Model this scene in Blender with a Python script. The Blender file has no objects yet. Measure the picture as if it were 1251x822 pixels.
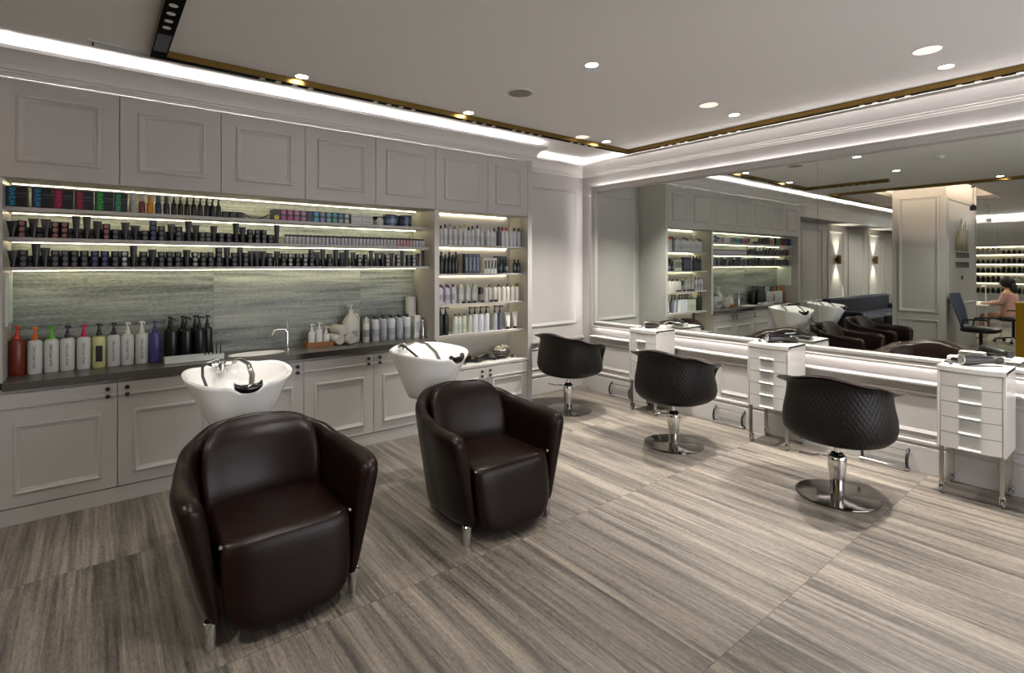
import bpy, bmesh, math, random
from mathutils import Vector, Matrix
C = bpy.context.scene.collection
PI = math.pi
random.seed(4)
R = math.radians

# ------------------------------------------------------------------ materials
def lin(c):
    return tuple((x / 12.92 if x <= .04045 else ((x + .055) / 1.055) ** 2.4) for x in c) + (1,)
def hexc(h):
    return lin(tuple(int(h[i:i + 2], 16) / 255 for i in (0, 2, 4)))
MATS = {}
def mat(name, col, rough=.5, metal=0., emit=None, es=0., trans=0., coat=0., spec=.5, noise=0., nscale=8.):
    if name in MATS:
        return MATS[name]
    m = bpy.data.materials.new(name); m.use_nodes = True
    nt = m.node_tree; b = nt.nodes['Principled BSDF']
    c = hexc(col) if isinstance(col, str) else col
    b.inputs['Base Color'].default_value = c
    b.inputs['Roughness'].default_value = rough
    b.inputs['Metallic'].default_value = metal
    b.inputs['Specular IOR Level'].default_value = spec
    b.inputs['Transmission Weight'].default_value = trans
    b.inputs['Coat Weight'].default_value = coat
    if emit:
        b.inputs['Emission Color'].default_value = hexc(emit)
        b.inputs['Emission Strength'].default_value = es
    if noise:
        tc = nt.nodes.new('ShaderNodeTexCoord'); n = nt.nodes.new('ShaderNodeTexNoise')
        n.inputs['Scale'].default_value = nscale; n.inputs['Detail'].default_value = 4
        nt.links.new(tc.outputs['Object'], n.inputs['Vector'])
        bp = nt.nodes.new('ShaderNodeBump'); bp.inputs['Strength'].default_value = noise; bp.inputs['Distance'].default_value = .01
        nt.links.new(n.outputs['Fac'], bp.inputs['Height']); nt.links.new(bp.outputs['Normal'], b.inputs['Normal'])
    MATS[name] = m
    return m

def stone_mat(name, axis, tile_u, tile_v, off_u, off_v, cols, grout, rough, fs=1.):
    """vein-cut travertine tiles; veins run along AXIS ('Y' floor, 'X' wall)"""
    m = bpy.data.materials.new(name); m.use_nodes = True
    nt = m.node_tree; N = nt.nodes; L = nt.links; b = N['Principled BSDF']
    tc = N.new('ShaderNodeTexCoord'); sp = N.new('ShaderNodeSeparateXYZ'); L.new(tc.outputs['Object'], sp.inputs[0])
    def M(op, a, bb=None, c=None):
        n = N.new('ShaderNodeMath'); n.operation = op
        for i, v in enumerate((a, bb, c)):
            if v is None: continue
            if isinstance(v, (int, float)): n.inputs[i].default_value = v
            else: L.new(v, n.inputs[i])
        return n.outputs[0]
    if axis == 'Y': u, v = sp.outputs['X'], sp.outputs['Y']          # u across the veins, v along
    else: u, v = sp.outputs['Z'], sp.outputs['X']
    tu = M('DIVIDE', M('SUBTRACT', u, off_u), tile_u); tv = M('DIVIDE', M('SUBTRACT', v, off_v), tile_v)
    iu, iv = M('FLOOR', tu), M('FLOOR', tv)
    fu, fv = M('FRACT', tu), M('FRACT', tv)
    h = M('FRACT', M('MULTIPLY', M('SINE', M('ADD', M('MULTIPLY', iu, 12.99), M('MULTIPLY', iv, 78.23))), 437.5))
    def noise(su, sv, det, dist, seed):
        cb = N.new('ShaderNodeCombineXYZ')
        L.new(M('ADD', M('MULTIPLY', u, su * fs), M('MULTIPLY', h, 37. + seed)), cb.inputs[0])
        L.new(M('MULTIPLY', v, sv), cb.inputs[1])
        L.new(M('ADD', M('MULTIPLY', h, 11.), seed), cb.inputs[2])
        n = N.new('ShaderNodeTexNoise'); n.inputs['Scale'].default_value = 1; n.inputs['Detail'].default_value = det
        n.inputs['Roughness'].default_value = .62; n.inputs['Distortion'].default_value = dist
        L.new(cb.outputs[0], n.inputs['Vector']); return n.outputs['Fac']
    n0 = noise(4.5, .55, 3, .6, 3.); n1 = noise(13, .45, 6, .7, 1.); n2 = noise(48, 1.3, 5, .5, 5.); n3 = noise(150, 34., 3, 0., 9.)
    f = M('ADD', M('ADD', M('MULTIPLY', n1, .42), M('MULTIPLY', n2, .34)), M('ADD', M('MULTIPLY', n3, .20), M('MULTIPLY', n0, .20)))
    rp = N.new('ShaderNodeValToRGB'); L.new(f, rp.inputs[0])
    el = rp.color_ramp.elements
    for i, (p, c) in enumerate(cols):
        e = el[i] if i < 2 else el.new(p)
        e.position = p; e.color = hexc(c)
    gu = M('MINIMUM', fu, M('SUBTRACT', 1., fu)); gv = M('MINIMUM', fv, M('SUBTRACT', 1., fv))
    g = M('MAXIMUM', M('LESS_THAN', M('MULTIPLY', gu, tile_u), .0011), M('LESS_THAN', M('MULTIPLY', gv, tile_v), .0018))
    mx = N.new('ShaderNodeMix'); mx.data_type = 'RGBA'
    L.new(M('MULTIPLY', g, .8), mx.inputs[0]); L.new(rp.outputs[0], mx.inputs[6]); mx.inputs[7].default_value = hexc(grout)
    L.new(mx.outputs[2], b.inputs['Base Color'])
    L.new(M('ADD', rough, M('MULTIPLY', n2, .12)), b.inputs['Roughness'])
    bp = N.new('ShaderNodeBump'); bp.inputs['Strength'].default_value = .12; bp.inputs['Distance'].default_value = .004
    L.new(M('SUBTRACT', n3, M('MULTIPLY', g, .6)), bp.inputs['Height']); L.new(bp.outputs[0], b.inputs['Normal'])
    MATS[name] = m
    return m

FLOOR = stone_mat('floor_stone', 'Y', .875, 1.215, .2, 1.14, [(.44, '262320'), (.515, '47433e'), (.60, '686159'), (.69, '857d71')], '33302b', .36)
SPLASH = stone_mat('wall_stone', 'X', 1.40, 1.243, .3, .764, [(.45, '3f4745'), (.53, '727a77'), (.61, '959d98'), (.69, 'b2b8b2')], '6a6d66', .38, .6)
PAINT = mat('greige_paint', 'a9a7a4', .45, noise=.03, nscale=120)
WALLP = mat('wall_paint', 'aba8a5', .5, noise=.03, nscale=120)
CROWN = mat('crown_paint', 'cfccc9', .5)
CEIL = mat('ceiling_paint', 'eceae6', .8)
DARKGAP = mat('shadow_gap', '1c1a18', .8)
COUNTER = mat('dark_quartz', '4c4944', .28, noise=.02, nscale=90)
LEATHER = mat('brown_leather', '150a08', .31, noise=.06, nscale=60, spec=.18)
CHROME = mat('chrome', 'd8d8d8', .07, 1.)
STEEL = mat('brushed_steel', 'a9a7a3', .28, 1.)
BRASS = mat('brass', '8a713f', .32, 1.)
BLACKM = mat('black_metal', '0b0b0c', .42)
BLACKP = mat('black_plastic', '101011', .38)
BLACKG = mat('black_gloss', '08080a', .15)
GREYP = mat('grey_plastic', '8c8c8c', .4)
CERAMIC = mat('white_ceramic', 'eeeeec', .10, coat=.3)
WHITEL = mat('white_lacquer', 'c3c1bd', .25)
RECESS = mat('grey_recess', 'b2b2ae', .35)
WHITEP = mat('white_plastic', 'd9dad8', .35)
LINEN = mat('white_towel', 'd6d4cf', .9, noise=.6, nscale=150)
WOOD = mat('honey_wood', '8c5a2c', .45, noise=.1, nscale=60)
NAVY = mat('navy_velvet', '0b1128', .8)
MESHB = mat('blue_mesh', '263247', .7)
MIRROR = mat('mirror_glass', 'e3e8e2', .0, 1.)
GLASS = mat('clear_acrylic', 'e8eeee', .05, trans=.85)
SKIN = mat('skin', 'c09070', .5)
HAIR = mat('dark_hair', '15100d', .5)
FLORAL = mat('coral_cloth', 'd0a090', .8, noise=.2)
RUB = mat('rubber', '1a1a1a', .7)
GREEN = mat('leaf_green', '45583a', .6)
GOLD = mat('gold_panel', 'a8832c', .3, 1.)
GOLDL = mat('gold_logo', '8d8360', .4, .8)
LEDC = mat('led_cool', 'ffffff', .5, emit='fdfaf8', es=55.)
LEDW = mat('led_warm', 'ffffff', .5, emit='ffeec0', es=13.)
LEDN = mat('led_mirror', 'ffffff', .5, emit='fff6f6', es=10.)
LAMP = mat('lamp_disc', 'ffffff', .5, emit='fff4e4', es=14.)
LAMPW = mat('lamp_warm', 'ffffff', .5, emit='ffe4d0', es=.3)
LENS = mat('spot_lens', 'e6e2da', .3)

def quilt_mat():
    m = bpy.data.materials.new('quilted_leather'); m.use_nodes = True
    nt = m.node_tree; N = nt.nodes; L = nt.links; b = N['Principled BSDF']
    b.inputs['Base Color'].default_value = hexc('0c0807'); b.inputs['Roughness'].default_value = .45; b.inputs['Specular IOR Level'].default_value = .28
    tc = N.new('ShaderNodeTexCoord'); sp = N.new('ShaderNodeSeparateXYZ'); L.new(tc.outputs['Object'], sp.inputs[0])
    def M(op, a, bb=None):
        n = N.new('ShaderNodeMath'); n.operation = op
        for i, v in enumerate((a, bb)):
            if v is None: continue
            if isinstance(v, (int, float)): n.inputs[i].default_value = v
            else: L.new(v, n.inputs[i])
        return n.outputs[0]
    th = M('MULTIPLY', M('ARCTAN2', sp.outputs['Y'], sp.outputs['X']), 30.)
    z = M('MULTIPLY', sp.outputs['Z'], 64.)
    h = M('MULTIPLY', M('ABSOLUTE', M('SINE', M('ADD', th, z))), M('ABSOLUTE', M('SINE', M('SUBTRACT', th, z))))
    bp = N.new('ShaderNodeBump'); bp.inputs['Strength'].default_value = .4; bp.inputs['Distance'].default_value = .005
    L.new(M('POWER', h, .5), bp.inputs['Height']); L.new(bp.outputs[0], b.inputs['Normal'])
    MATS['quilted_leather'] = m; return m
QUILT = quilt_mat()

# ------------------------------------------------------------------ mesh helpers
class MB:
    def __init__(s): s.v = []; s.f = []; s.m = []; s.mi = 0
    def add(s, vs, fs):
        o = len(s.v); s.v += [tuple(v) for v in vs]; s.f += [tuple(i + o for i in f) for f in fs]; s.m += [s.mi] * len(fs); return s
    def box(s, x0, x1, y0, y1, z0, z1):
        v = [(x, y, z) for x in (x0, x1) for y in (y0, y1) for z in (z0, z1)]
        return s.add(v, [(0, 1, 3, 2), (4, 6, 7, 5), (0, 4, 5, 1), (2, 3, 7, 6), (0, 2, 6, 4), (1, 5, 7, 3)])
    def cbox(s, cx, cy, cz, sx, sy, sz):
        return s.box(cx - sx / 2, cx + sx / 2, cy - sy / 2, cy + sy / 2, cz - sz / 2, cz + sz / 2)
    def loft(s, rings, cap0=True, cap1=True, closed=True):
        n = len(rings[0]); vs = [p for r in rings for p in r]; fs = []
        for i in range(len(rings) - 1):
            for j in range(n if closed else n - 1):
                k = (j + 1) % n
                fs.append((i * n + j, i * n + k, (i + 1) * n + k, (i + 1) * n + j))
        if cap0: fs.append(tuple(range(n))[::-1])
        if cap1: fs.append(tuple((len(rings) - 1) * n + j for j in range(n)))
        return s.add(vs, fs)
    def lathe(s, prof, seg=16, c=(0, 0, 0), axis='Z', cap0=True, cap1=True):
        rings = []
        for r, h in prof:
            ring = []
            for k in range(seg):
                a = 2 * PI * k / seg; x, y = r * math.cos(a), r * math.sin(a)
                p = (x, y, h) if axis == 'Z' else ((h, x, y) if axis == 'X' else (y, h, x))
                ring.append((p[0] + c[0], p[1] + c[1], p[2] + c[2]))
            rings.append(ring)
        return s.loft(rings, cap0, cap1)
    def cyl(s, r, h, c=(0, 0, 0), seg=16, axis='Z'): return s.lathe([(r, 0), (r, h)], seg, c, axis)
    def tube(s, pts, r, seg=8, flat=None):
        pts = [Vector(p) for p in pts]; rings = []; up = Vector((0, 0, 1))
        rr = r if isinstance(r, (list, tuple)) else [r] * len(pts)
        pn = None
        for i, p in enumerate(pts):
            t = (pts[min(i + 1, len(pts) - 1)] - pts[max(i - 1, 0)]).normalized()
            if pn is None:
                a = up if abs(t.z) < .9 else Vector((1, 0, 0)); n = t.cross(a).normalized()
            else:
                n = (pn - t * pn.dot(t)).normalized()
            pn = n; b = t.cross(n)
            rings.append([tuple(p + n * rr[i] * math.cos(2 * PI * k / seg) + b * rr[i] * math.sin(2 * PI * k / seg)) for k in range(seg)])
        return s.loft(rings)
    def se(s, c, a, b, h, e1=.5, e2=.5, nu=24, nv=14, rot=None):
        """superellipsoid with half sizes a,b,h"""
        f = lambda w, e: math.copysign(abs(w) ** e, w)
        rings = []
        for i in range(nv + 1):
            t = -PI / 2 + PI * (i + (.02 if i == 0 else -.02 if i == nv else 0)) / nv
            ring = []
            for k in range(nu):
                p = 2 * PI * k / nu
                q = Vector((a * f(math.cos(t), e1) * f(math.cos(p), e2), b * f(math.cos(t), e1) * f(math.sin(p), e2), h * f(math.sin(t), e1)))
                if rot: q = rot @ q
                ring.append((q.x + c[0], q.y + c[1], q.z + c[2]))
            rings.append(ring)
        return s.loft(rings)
    def frame(s, P, U, V, Nn, w, h, prof):
        """moulding frame: rectangle w x h from corner P in directions U,V; profile [(inset, out)] along normal N"""
        P, U, V, Nn = Vector(P), Vector(U), Vector(V), Vector(Nn)
        rings = []
        for ins, out in prof:
            rings.append([tuple(P + U * a + V * b + Nn * out) for a, b in ((ins, ins), (w - ins, ins), (w - ins, h - ins), (ins, h - ins))])
        return s.loft(rings, False, False)
    def build(s, name, m, parent=None, bevel=0., sub=0, angle=38, smooth=True, loc=None):
        me = bpy.data.meshes.new(name); bm = bmesh.new()
        vs = [bm.verts.new(v) for v in s.v]
        bm.verts.index_update()
        for f, mi in zip(s.f, s.m):
            try:
                ff = bm.faces.new([vs[i] for i in f]); ff.material_index = mi
            except ValueError: pass
        bmesh.ops.remove_doubles(bm, verts=bm.verts, dist=1e-6)
        bmesh.ops.recalc_face_normals(bm, faces=bm.faces)
        for f in bm.faces: f.smooth = smooth
        ca = math.radians(angle)
        for e in bm.edges:
            if len(e.link_faces) == 2 and e.calc_face_angle(0) > ca: e.smooth = False
        bm.to_mesh(me); bm.free()
        for x in (m if isinstance(m, (list, tuple)) else [m]): me.materials.append(x)
        o = bpy.data.objects.new(name, me); C.objects.link(o)
        if bevel:
            b = o.modifiers.new('bev', 'BEVEL'); b.width = bevel; b.segments = 2; b.limit_method = 'ANGLE'; b.angle_limit = R(40)
        if sub:
            q = o.modifiers.new('sub', 'SUBSURF'); q.levels = sub; q.render_levels = sub
        if parent: o.parent = parent
        if loc: o.location = loc
        return o

def tag(o, label, cat, group=None, kind=None):
    o['label'] = label; o['category'] = cat
    if group: o['group'] = group
    if kind: o['kind'] = kind
    return o
def struct(o, label, cat): return tag(o, label, cat, None, 'structure')
def empty(name, loc, rz=0., label=None, cat=None, group=None):
    o = bpy.data.objects.new(name, None); C.objects.link(o); o.location = loc; o.rotation_euler = (0, 0, rz); o.empty_display_size = .05
    if label: tag(o, label, cat, group)
    return o
def copy_tree(o, parent=None):
    c = o.copy(); C.objects.link(c)
    if parent: c.parent = parent
    for ch in list(o.children): copy_tree(ch, c)
    return c
PROTO = {}
def put(key, make, loc, rz, label, cat, group=None):
    if key not in PROTO:
        o = make(); PROTO[key] = o
    else:
        o = copy_tree(PROTO[key])
    o.location = loc; o.rotation_euler = (0, 0, rz)
    for k in ('label', 'category', 'group'):
        if k in o: del o[k]
    tag(o, label, cat, group); return o
def text(body, size, m, parent, loc, rot, name='lettering', ext=.0004, align='CENTER', sx=1.):
    cu = bpy.data.curves.new(name, 'FONT'); cu.body = body; cu.size = size; cu.extrude = ext; cu.align_x = align; cu.align_y = 'CENTER'
    cu.resolution_u = 2; cu.materials.append(m)
    tmp = bpy.data.objects.new('tmp', cu); C.objects.link(tmp)
    dg = bpy.context.evaluated_depsgraph_get(); me = bpy.data.meshes.new_from_object(tmp.evaluated_get(dg))
    bpy.data.objects.remove(tmp); me.name = name
    o = bpy.data.objects.new(name, me); C.objects.link(o); o.parent = parent; o.location = loc; o.rotation_euler = rot; o.scale = (sx, 1, 1)
    return o
ORD = 'first second third fourth fifth sixth seventh eighth ninth tenth eleventh twelfth thirteenth fourteenth fifteenth sixteenth seventeenth eighteenth nineteenth twentieth'.split()
TENS = {20: 'twenty', 30: 'thirty', 40: 'forty', 50: 'fifty'}
def nth(i):
    i += 1
    if i <= 20: return ORD[i - 1]
    t = i // 10 * 10
    return (TENS[t][:-1] + 'ieth') if i == t else TENS[t] + '-' + ORD[i - t - 1]

# ------------------------------------------------------------------ dimensions (metres)
YF = 4.42          # cabinet fronts
YB = 4.88          # back wall
XM = 5.10          # mirror wall
ZC = 2.955         # ceiling
XW, YW = -9.4, -2.6
CABX = (-.52, 3.814)

# ------------------------------------------------------------------ room shell
struct(MB().box(XW - .1, XM + .1, YW - .1, YB + .1, -.08, 0).build('floor', FLOOR), 'grey vein-cut stone tile floor with dark streaks', 'floor')
ce = MB()
HX0, HX1, HY0, HY1 = -4.25, -1.0, 2.10, 3.45
ce.box(XW, HX0, YW, YB, ZC, ZC + .08); ce.box(HX1, XM, YW, YB, ZC, ZC + .08)
ce.box(HX0, HX1, YW, HY0, ZC, ZC + .08); ce.box(HX0, HX1, HY1, YB, ZC, ZC + .08)
ce.box(HX0 - .3, HX1 + .3, HY0 - .3, HY1 + .3, ZC + .30, ZC + .36)
ce.box(HX0 - .3, HX0 - .25, HY0 - .3, HY1 + .3, ZC + .08, ZC + .30); ce.box(HX1 + .25, HX1 + .3, HY0 - .3, HY1 + .3, ZC + .08, ZC + .30)
ce.box(HX0 - .3, HX1 + .3, HY0 - .3, HY0 - .25, ZC + .08, ZC + .30); ce.box(HX0 - .3, HX1 + .3, HY1 + .25, HY1 + .3, ZC + .08, ZC + .30)
struct(ce.build('ceiling', CEIL), 'plain pale grey painted ceiling with a lit recess round the pillar', 'ceiling')

MOULD = [(0, 0), (.004, .012), (.018, .016), (.026, .008), (.040, .006), (.046, 0)]
def panel_frame(mb, P, U, V, N, w, h, k=1.): return mb.frame(P, U, V, N, w, h, [(a * k, b * k) for a, b in MOULD])

wb = MB().box(XW, XM + .1, YB, YB + .1, 0, ZC + .08)
wb_o = struct(wb.build('wall_back', WALLP), 'panelled greige wall behind the cabinets and the wall sconces', 'wall')
tm = MB()
# alcove between cabinets and mirror wall
panel_frame(tm, (3.90, YB, .83), (1, 0, 0), (0, 0, 1), (0, -1, 0), 1.09, 1.75)
tm.box(3.814, XM, YB - .018, YB, .615, .665); tm.box(3.814, XM, YB - .03, YB, .635, .655)
panel_frame(tm, (3.90, YB, .30), (1, 0, 0), (0, 0, 1), (0, -1, 0), 1.09, .27, .7)
for a, b in ((-2.75, -1.65), (-3.98, -3.04), (-5.33, -4.27), (-6.6, -5.68), (-7.9, -6.9)):
    panel_frame(tm, (a, YB, .78), (1, 0, 0), (0, 0, 1), (0, -1, 0), b - a, 1.62, 1.3)
tm.box(XW, -.56, YB - .03, YB, .62, .67)
struct(tm.build('trim_1', WALLP), 'raised panel mouldings on the back wall', 'moulding')
bb = MB().box(3.814, XM, YB - .03, YB, 0, .2).box(3.814, XM, YB - .02, YB, .2, .225).box(3.814, XM, YB - .035, YB, .225, .25)
bb.box(XW, -.56, YB - .03, YB, 0, .25)
struct(bb.build('baseboard_back', WALLP, bevel=.004), 'tall greige baseboard along the back wall', 'baseboard')

wm = MB().box(XM, XM + .1, YW, YB + .1, 0, ZC + .08)
struct(wm.build('wall_mirror', WALLP), 'greige wall that carries the long mirror', 'wall')
tm = MB()
Y0, Y1 = -2.5, 4.66
tm.box(XM - .09, XM, Y0, Y1, 0, .66); tm.box(XM - .105, XM, Y0, Y1, .655, .675); tm.box(XM - .125, XM, Y0, Y1, .675, .692)
for a, b in ((3.0, 4.55), (1.72, 2.86), (.30, 1.6), (-1.1, .2)):
    panel_frame(tm, (XM - .09, b, .29), (0, -1, 0), (0, 0, 1), (-1, 0, 0), b - a, .33, .8)
struct(tm.build('trim_2', WALLP, bevel=.003), 'moulded greige wainscot with ledge under the mirror', 'moulding')
bb = MB().box(XM - .12, XM - .09, Y0, Y1, 0, .20).box(XM - .112, XM - .09, Y0, Y1, .2, .222).box(XM - .122, XM - .09, Y0, Y1, .222, .245)
bb.box(XM - .03, XM, Y1, YB, 0, .245)
struct(bb.build('baseboard_mirror', WALLP, bevel=.003), 'tall greige baseboard under the mirror wall', 'baseboard')
struct(MB().box(XW - .1, XW, YW, YB, 0, ZC + .08).build('wall_far', WALLP), 'greige far wall seen only in the mirror', 'wall')
wf = MB(); wf.box(XW, 1.6, YW - .1, YW, 0, ZC + .08); wf.box(4.9, XM, YW - .1, YW, 0, ZC + .08); wf.box(1.6, 4.9, YW - .1, YW, 0, .3); wf.box(1.6, 4.9, YW - .1, YW, 2.6, ZC + .08)
struct(wf.build('wall_front', WALLP), 'plain greige shop front wall with an opening for the added fill window', 'wall')
fill_win = empty('added_fill_window', (1.6, YW, .3), 0, 'frosted fill-light window added out of view in the front wall', 'window'); fill_win['kind'] = 'structure'
MB().frame((0, -.06, 0), (1, 0, 0), (0, 0, 1), (0, 1, 0), 3.3, 2.3, [(0, -.02), (0, .05), (.06, .05), (.06, -.02)]).box(1.07, 1.13, -.08, -.01, .06, 2.24).box(2.17, 2.23, -.08, -.01, .06, 2.24).build('fill_window_frame', BLACKM, fill_win)
MB().box(.06, 3.24, -.05, -.045, .06, 2.24).build('glowing_fill_pane', mat('fill_glow', 'ffffff', .5, emit='f8f6fb', es=1.9), fill_win)  # added unseen window; its pane glows as soft fill from behind the camera
# bulkhead continuing left of the cabinets
struct(MB().box(XW, -.52, YF, YB, 2.53, 2.757).build('trim_3', WALLP), 'greige bulkhead above the sconce wall', 'bulkhead')
# left portal post of the cabinet run
# crown along cabinets, alcove and mirror wall, swept with mitres
PATH = [(-9.4, YF), (CABX[1], YF), (CABX[1], YB), (XM, YB), (XM, YW)]
def sweep_plan(mb, path, prof, closed_prof=True):
    rings = []
    n = len(path)
    for i, p in enumerate(path):
        def nrm(a, b):
            d = Vector((b[0] - a[0], b[1] - a[1])).normalized(); return Vector((d.y, -d.x))
        if i == 0: m = nrm(path[0], path[1])
        elif i == n - 1: m = nrm(path[-2], path[-1])
        else:
            a, b = nrm(path[i - 1], p), nrm(p, path[i + 1]); m = (a + b); m = m / (m.dot(a))
        rings.append([(p[0] + m.x * o, p[1] + m.y * o, z) for o, z in prof])
    return mb.loft(rings)
CPROF = [(0, 2.750), (.012, 2.750), (.014, 2.768), (.026, 2.772), (.028, 2.786), (.040, 2.790), (.042, 2.802), (.048, 2.815),
         (.060, 2.840), (.078, 2.862), (.100, 2.880), (.108, 2.884), (.110, 2.886), (.120, 2.888), (.120, 2.912), (.106, 2.912), (.104, 2.893), (.03, 2.880), (0, 2.880)]
cr = MB(); sweep_plan(cr, PATH, CPROF)
struct(cr.build('trim_4', CROWN, angle=25), 'stepped pale cornice with a hidden cove light', 'cornice')
# cove LED lines behind the cornice lip
def led_line(name, pts, m, lab, r=.006):
    o = MB()
    for a, b in zip(pts[:-1], pts[1:]):
        o.tube([a, b], r, 6)
    return tag(o.build(name, m), lab, 'light strip')
zl = 2.893
for i, (a, b, lab) in enumerate([((-6.6, 4.36, zl), (3.80, 4.36, zl), 'long cove light strip above the tall cabinets'),
                    ((3.86, 4.835, zl), (5.04, 4.835, zl), 'short cove light strip above the alcove panel'),
                    ((5.05, 4.80, zl), (5.05, -2.4, zl), 'cove light strip above the long mirror')]):
    led_line('cove_light_strip', [a, b], LEDC if i < 2 else mat('led_mirror_cove', 'ffffff', .5, emit='fff8f4', es=11.), lab)

# ------------------------------------------------------------------ ceiling fittings
def track(name, runs, label):
    root = empty(name, (0, 0, ZC), 0, label, 'track light')
    if runs['spot']: MB().box(.283, .352, 3.56, 3.86, -.0465, -.0445).build('driver_cover', mat('slate_cover', '3c3f48', .4), root)
    for (x0, x1, y0, y1) in runs['bar']:
        MB().box(x0, x1, y0, y1, -.043, 0).build('brass_housing', BRASS, root)
        MB().box(x0 + .001, x1 - .001, y0 + .001, y1 - .001, -.045, -.042).build('black_channel', mat('channel_black', '030303', .8, spec=.1), root)
    for (x, y) in runs['spot']:
        MB().lathe([(.019, -.0450), (.021, -.0475), (.0165, -.0475), (.009, -.0455), (.002, -.0452)], 14, (x, y, 0)).build('spot_lens', LENS, root)
    return root
TY = 3.975
spots = [(x, TY) for x in (.926, 1.034, 1.146, 1.258, 1.77, 1.885, 1.994, 2.107, 2.62, 2.73, 2.84, 2.95, 3.2, 3.31, 3.42, 3.53, 3.99, 4.1, 4.21, 4.32)]
spots += [(.315, y) for y in (3.023, 3.133, 3.243, 3.349, 3.449)]
spots += [(4.93, y) for y in (1.569, 1.477, 1.361, 1.26, .95, .846, .742, .63, 2.92, 2.82, 2.72, 2.62, 3.5, 3.4, 3.3, 3.2)]
track('track_light', {'bar': [(.275, 4.96, 3.95, 4.007), (.275, .36, 2.75, 3.95), (4.90, 4.96, -1.6, 3.95)], 'spot': spots},
      'rectangular brass and black track light under the ceiling')
track('track_light', {'bar': [(-6.5, -.89, 4.0, 4.06), (-.95, -.89, -1.6, 4.0)], 'spot': []},
      'second brass track light beside the pillar, seen in the mirror')
def downlight(x, y, r, m, lab, grp=None, cat='downlight'):
    root = empty('downlight', (x, y, ZC), 0, lab, cat, grp)
    MB().lathe([(r + .007, -.001), (r + .007, -.004), (r, -.004), (r, .0)], 24, (0, 0, 0), cap0=False, cap1=False).build('trim_ring', WHITEP, root)
    MB().lathe([(r, -.0035), (r * .6, -.0025), (.002, -.002)], 24).build('lamp_disc', m, root)
    return root
def spot_lamp(x, y, w, size=95, blend=.7, col=(1, .95, .875), z=ZC - .02, tilt=(0, 0, 0)):
    l = bpy.data.lights.new('downlight_lamp', 'SPOT'); l.energy = w; l.spot_size = R(size); l.spot_blend = blend; l.shadow_soft_size = .035; l.color = col
    o = bpy.data.objects.new('downlight_lamp', l); C.objects.link(o); o.location = (x, y, z); o.rotation_euler = tilt; o['kind'] = 'helper'
    return o
DL = [(4.547, .946, 'near the mirror beside the third styling chair'), (4.515, 2.443, 'near the mirror above the second trolley'), (4.40, 3.85, 'in the ceiling corner of the track rectangle'),
      (1.169, 3.885, 'beside the brass track above the first wash chair'), (2.605, 3.885, 'beside the brass track above the tall shelving'),
      (2.635, 2.435, 'alone in the middle of the ceiling'), (1.1, 2.435, 'second in the middle row, seen in the mirror'),
      (-.85, 4.3, 'outside the track near the sconce wall'), (-2.4, 4.3, 'outside the track by the wall sconces'), (2.4, .9, 'added out of view in the row before the camera')]  # the last downlight is an invented one, out of view
WAT = [225, 190, 190, 60, 90, 54, 18, 20, 20, 8]
for (x, y, w), p in zip(DL, WAT):
    downlight(x, y, .042, LAMP, 'small bright round downlight ' + w)
    spot_lamp(x, y, p * .8, (98 if x > 4 else 60) if y > 3.8 else 74 if x > 4 else 95, 1. if y > 3.8 else .7, tilt=(0, .17 if x > 4 and y < 3 else 0, 0))
for x, y, w in ((4.108, .948, 'next to the third chair lamp'), (4.07, 2.427, 'next to the second trolley lamp'), (4.04, 3.868, 'next to the ceiling corner lamp')):
    downlight(x, y, .075, LAMPW, 'larger warm recessed downlight ' + w)
    spot_lamp(x, y, 70, 66, .8)
s = empty('ceiling_speaker', (2.62, 3.18, ZC), 0, 'round perforated ceiling speaker with grey grille', 'speaker')
MB().lathe([(.105, 0), (.105, -.006), (.092, -.008)], 32, cap0=False, cap1=False).build('rim', WHITEP, s)
MB().lathe([(.092, -.008), (.05, -.010), (.003, -.0105)], 32).build('grille', mat('speaker_grille', '8f8b85', .7), s)
s = empty('air_vent', (.55, 4.10, ZC), 0, 'long white slot air vent between cove and track', 'vent')
MB().frame((-.58, -.06, 0), (1, 0, 0), (0, 1, 0), (0, 0, -1), 1.16, .12, [(0, 0), (0, .007), (.016, .009), (.018, 0)]).build('frame', WHITEP, s)
v = MB()
for k in range(4): v.box(-.55, .55, -.040 + k * .023, -.034 + k * .023, -.008, -.001)
v.build('slat', WHITEP, s); MB().box(-.56, .56, -.045, .045, -.003, -.0005).build('dark_slot', DARKGAP, s)
s = empty('smoke_detector', (1.88, 1.78, ZC), 0, 'small white smoke detector on the ceiling', 'detector')
MB().lathe([(.055, 0), (.055, -.02), (.04, -.035), (.01, -.042)], 24).build('housing', WHITEP, s); MB().cyl(.008, .004, (.03, 0, -.04), 8).build('indicator', BLACKP, s)
for (x, y, m, lab) in ((-1.75, 2.1, BLACKP, 'black hanging spotlight on a rod beside the logo wall'), (-5.2, 2.45, WHITEP, 'white hanging spotlight on a rod beyond the pillar')):
    s = empty('hanging_spotlight', (x, y, ZC), 0, lab, 'spotlight')
    MB().cyl(.005, .33, (0, 0, -.33), 8).build('rod', STEEL, s); MB().lathe([(.02, -.42), (.045, -.41), (.045, -.35), (.015, -.32)], 16).build('lamp_head', m, s)
    MB().cyl(.03, .02, (0, 0, -.02), 16).build('ceiling_rose', m, s)

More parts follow.
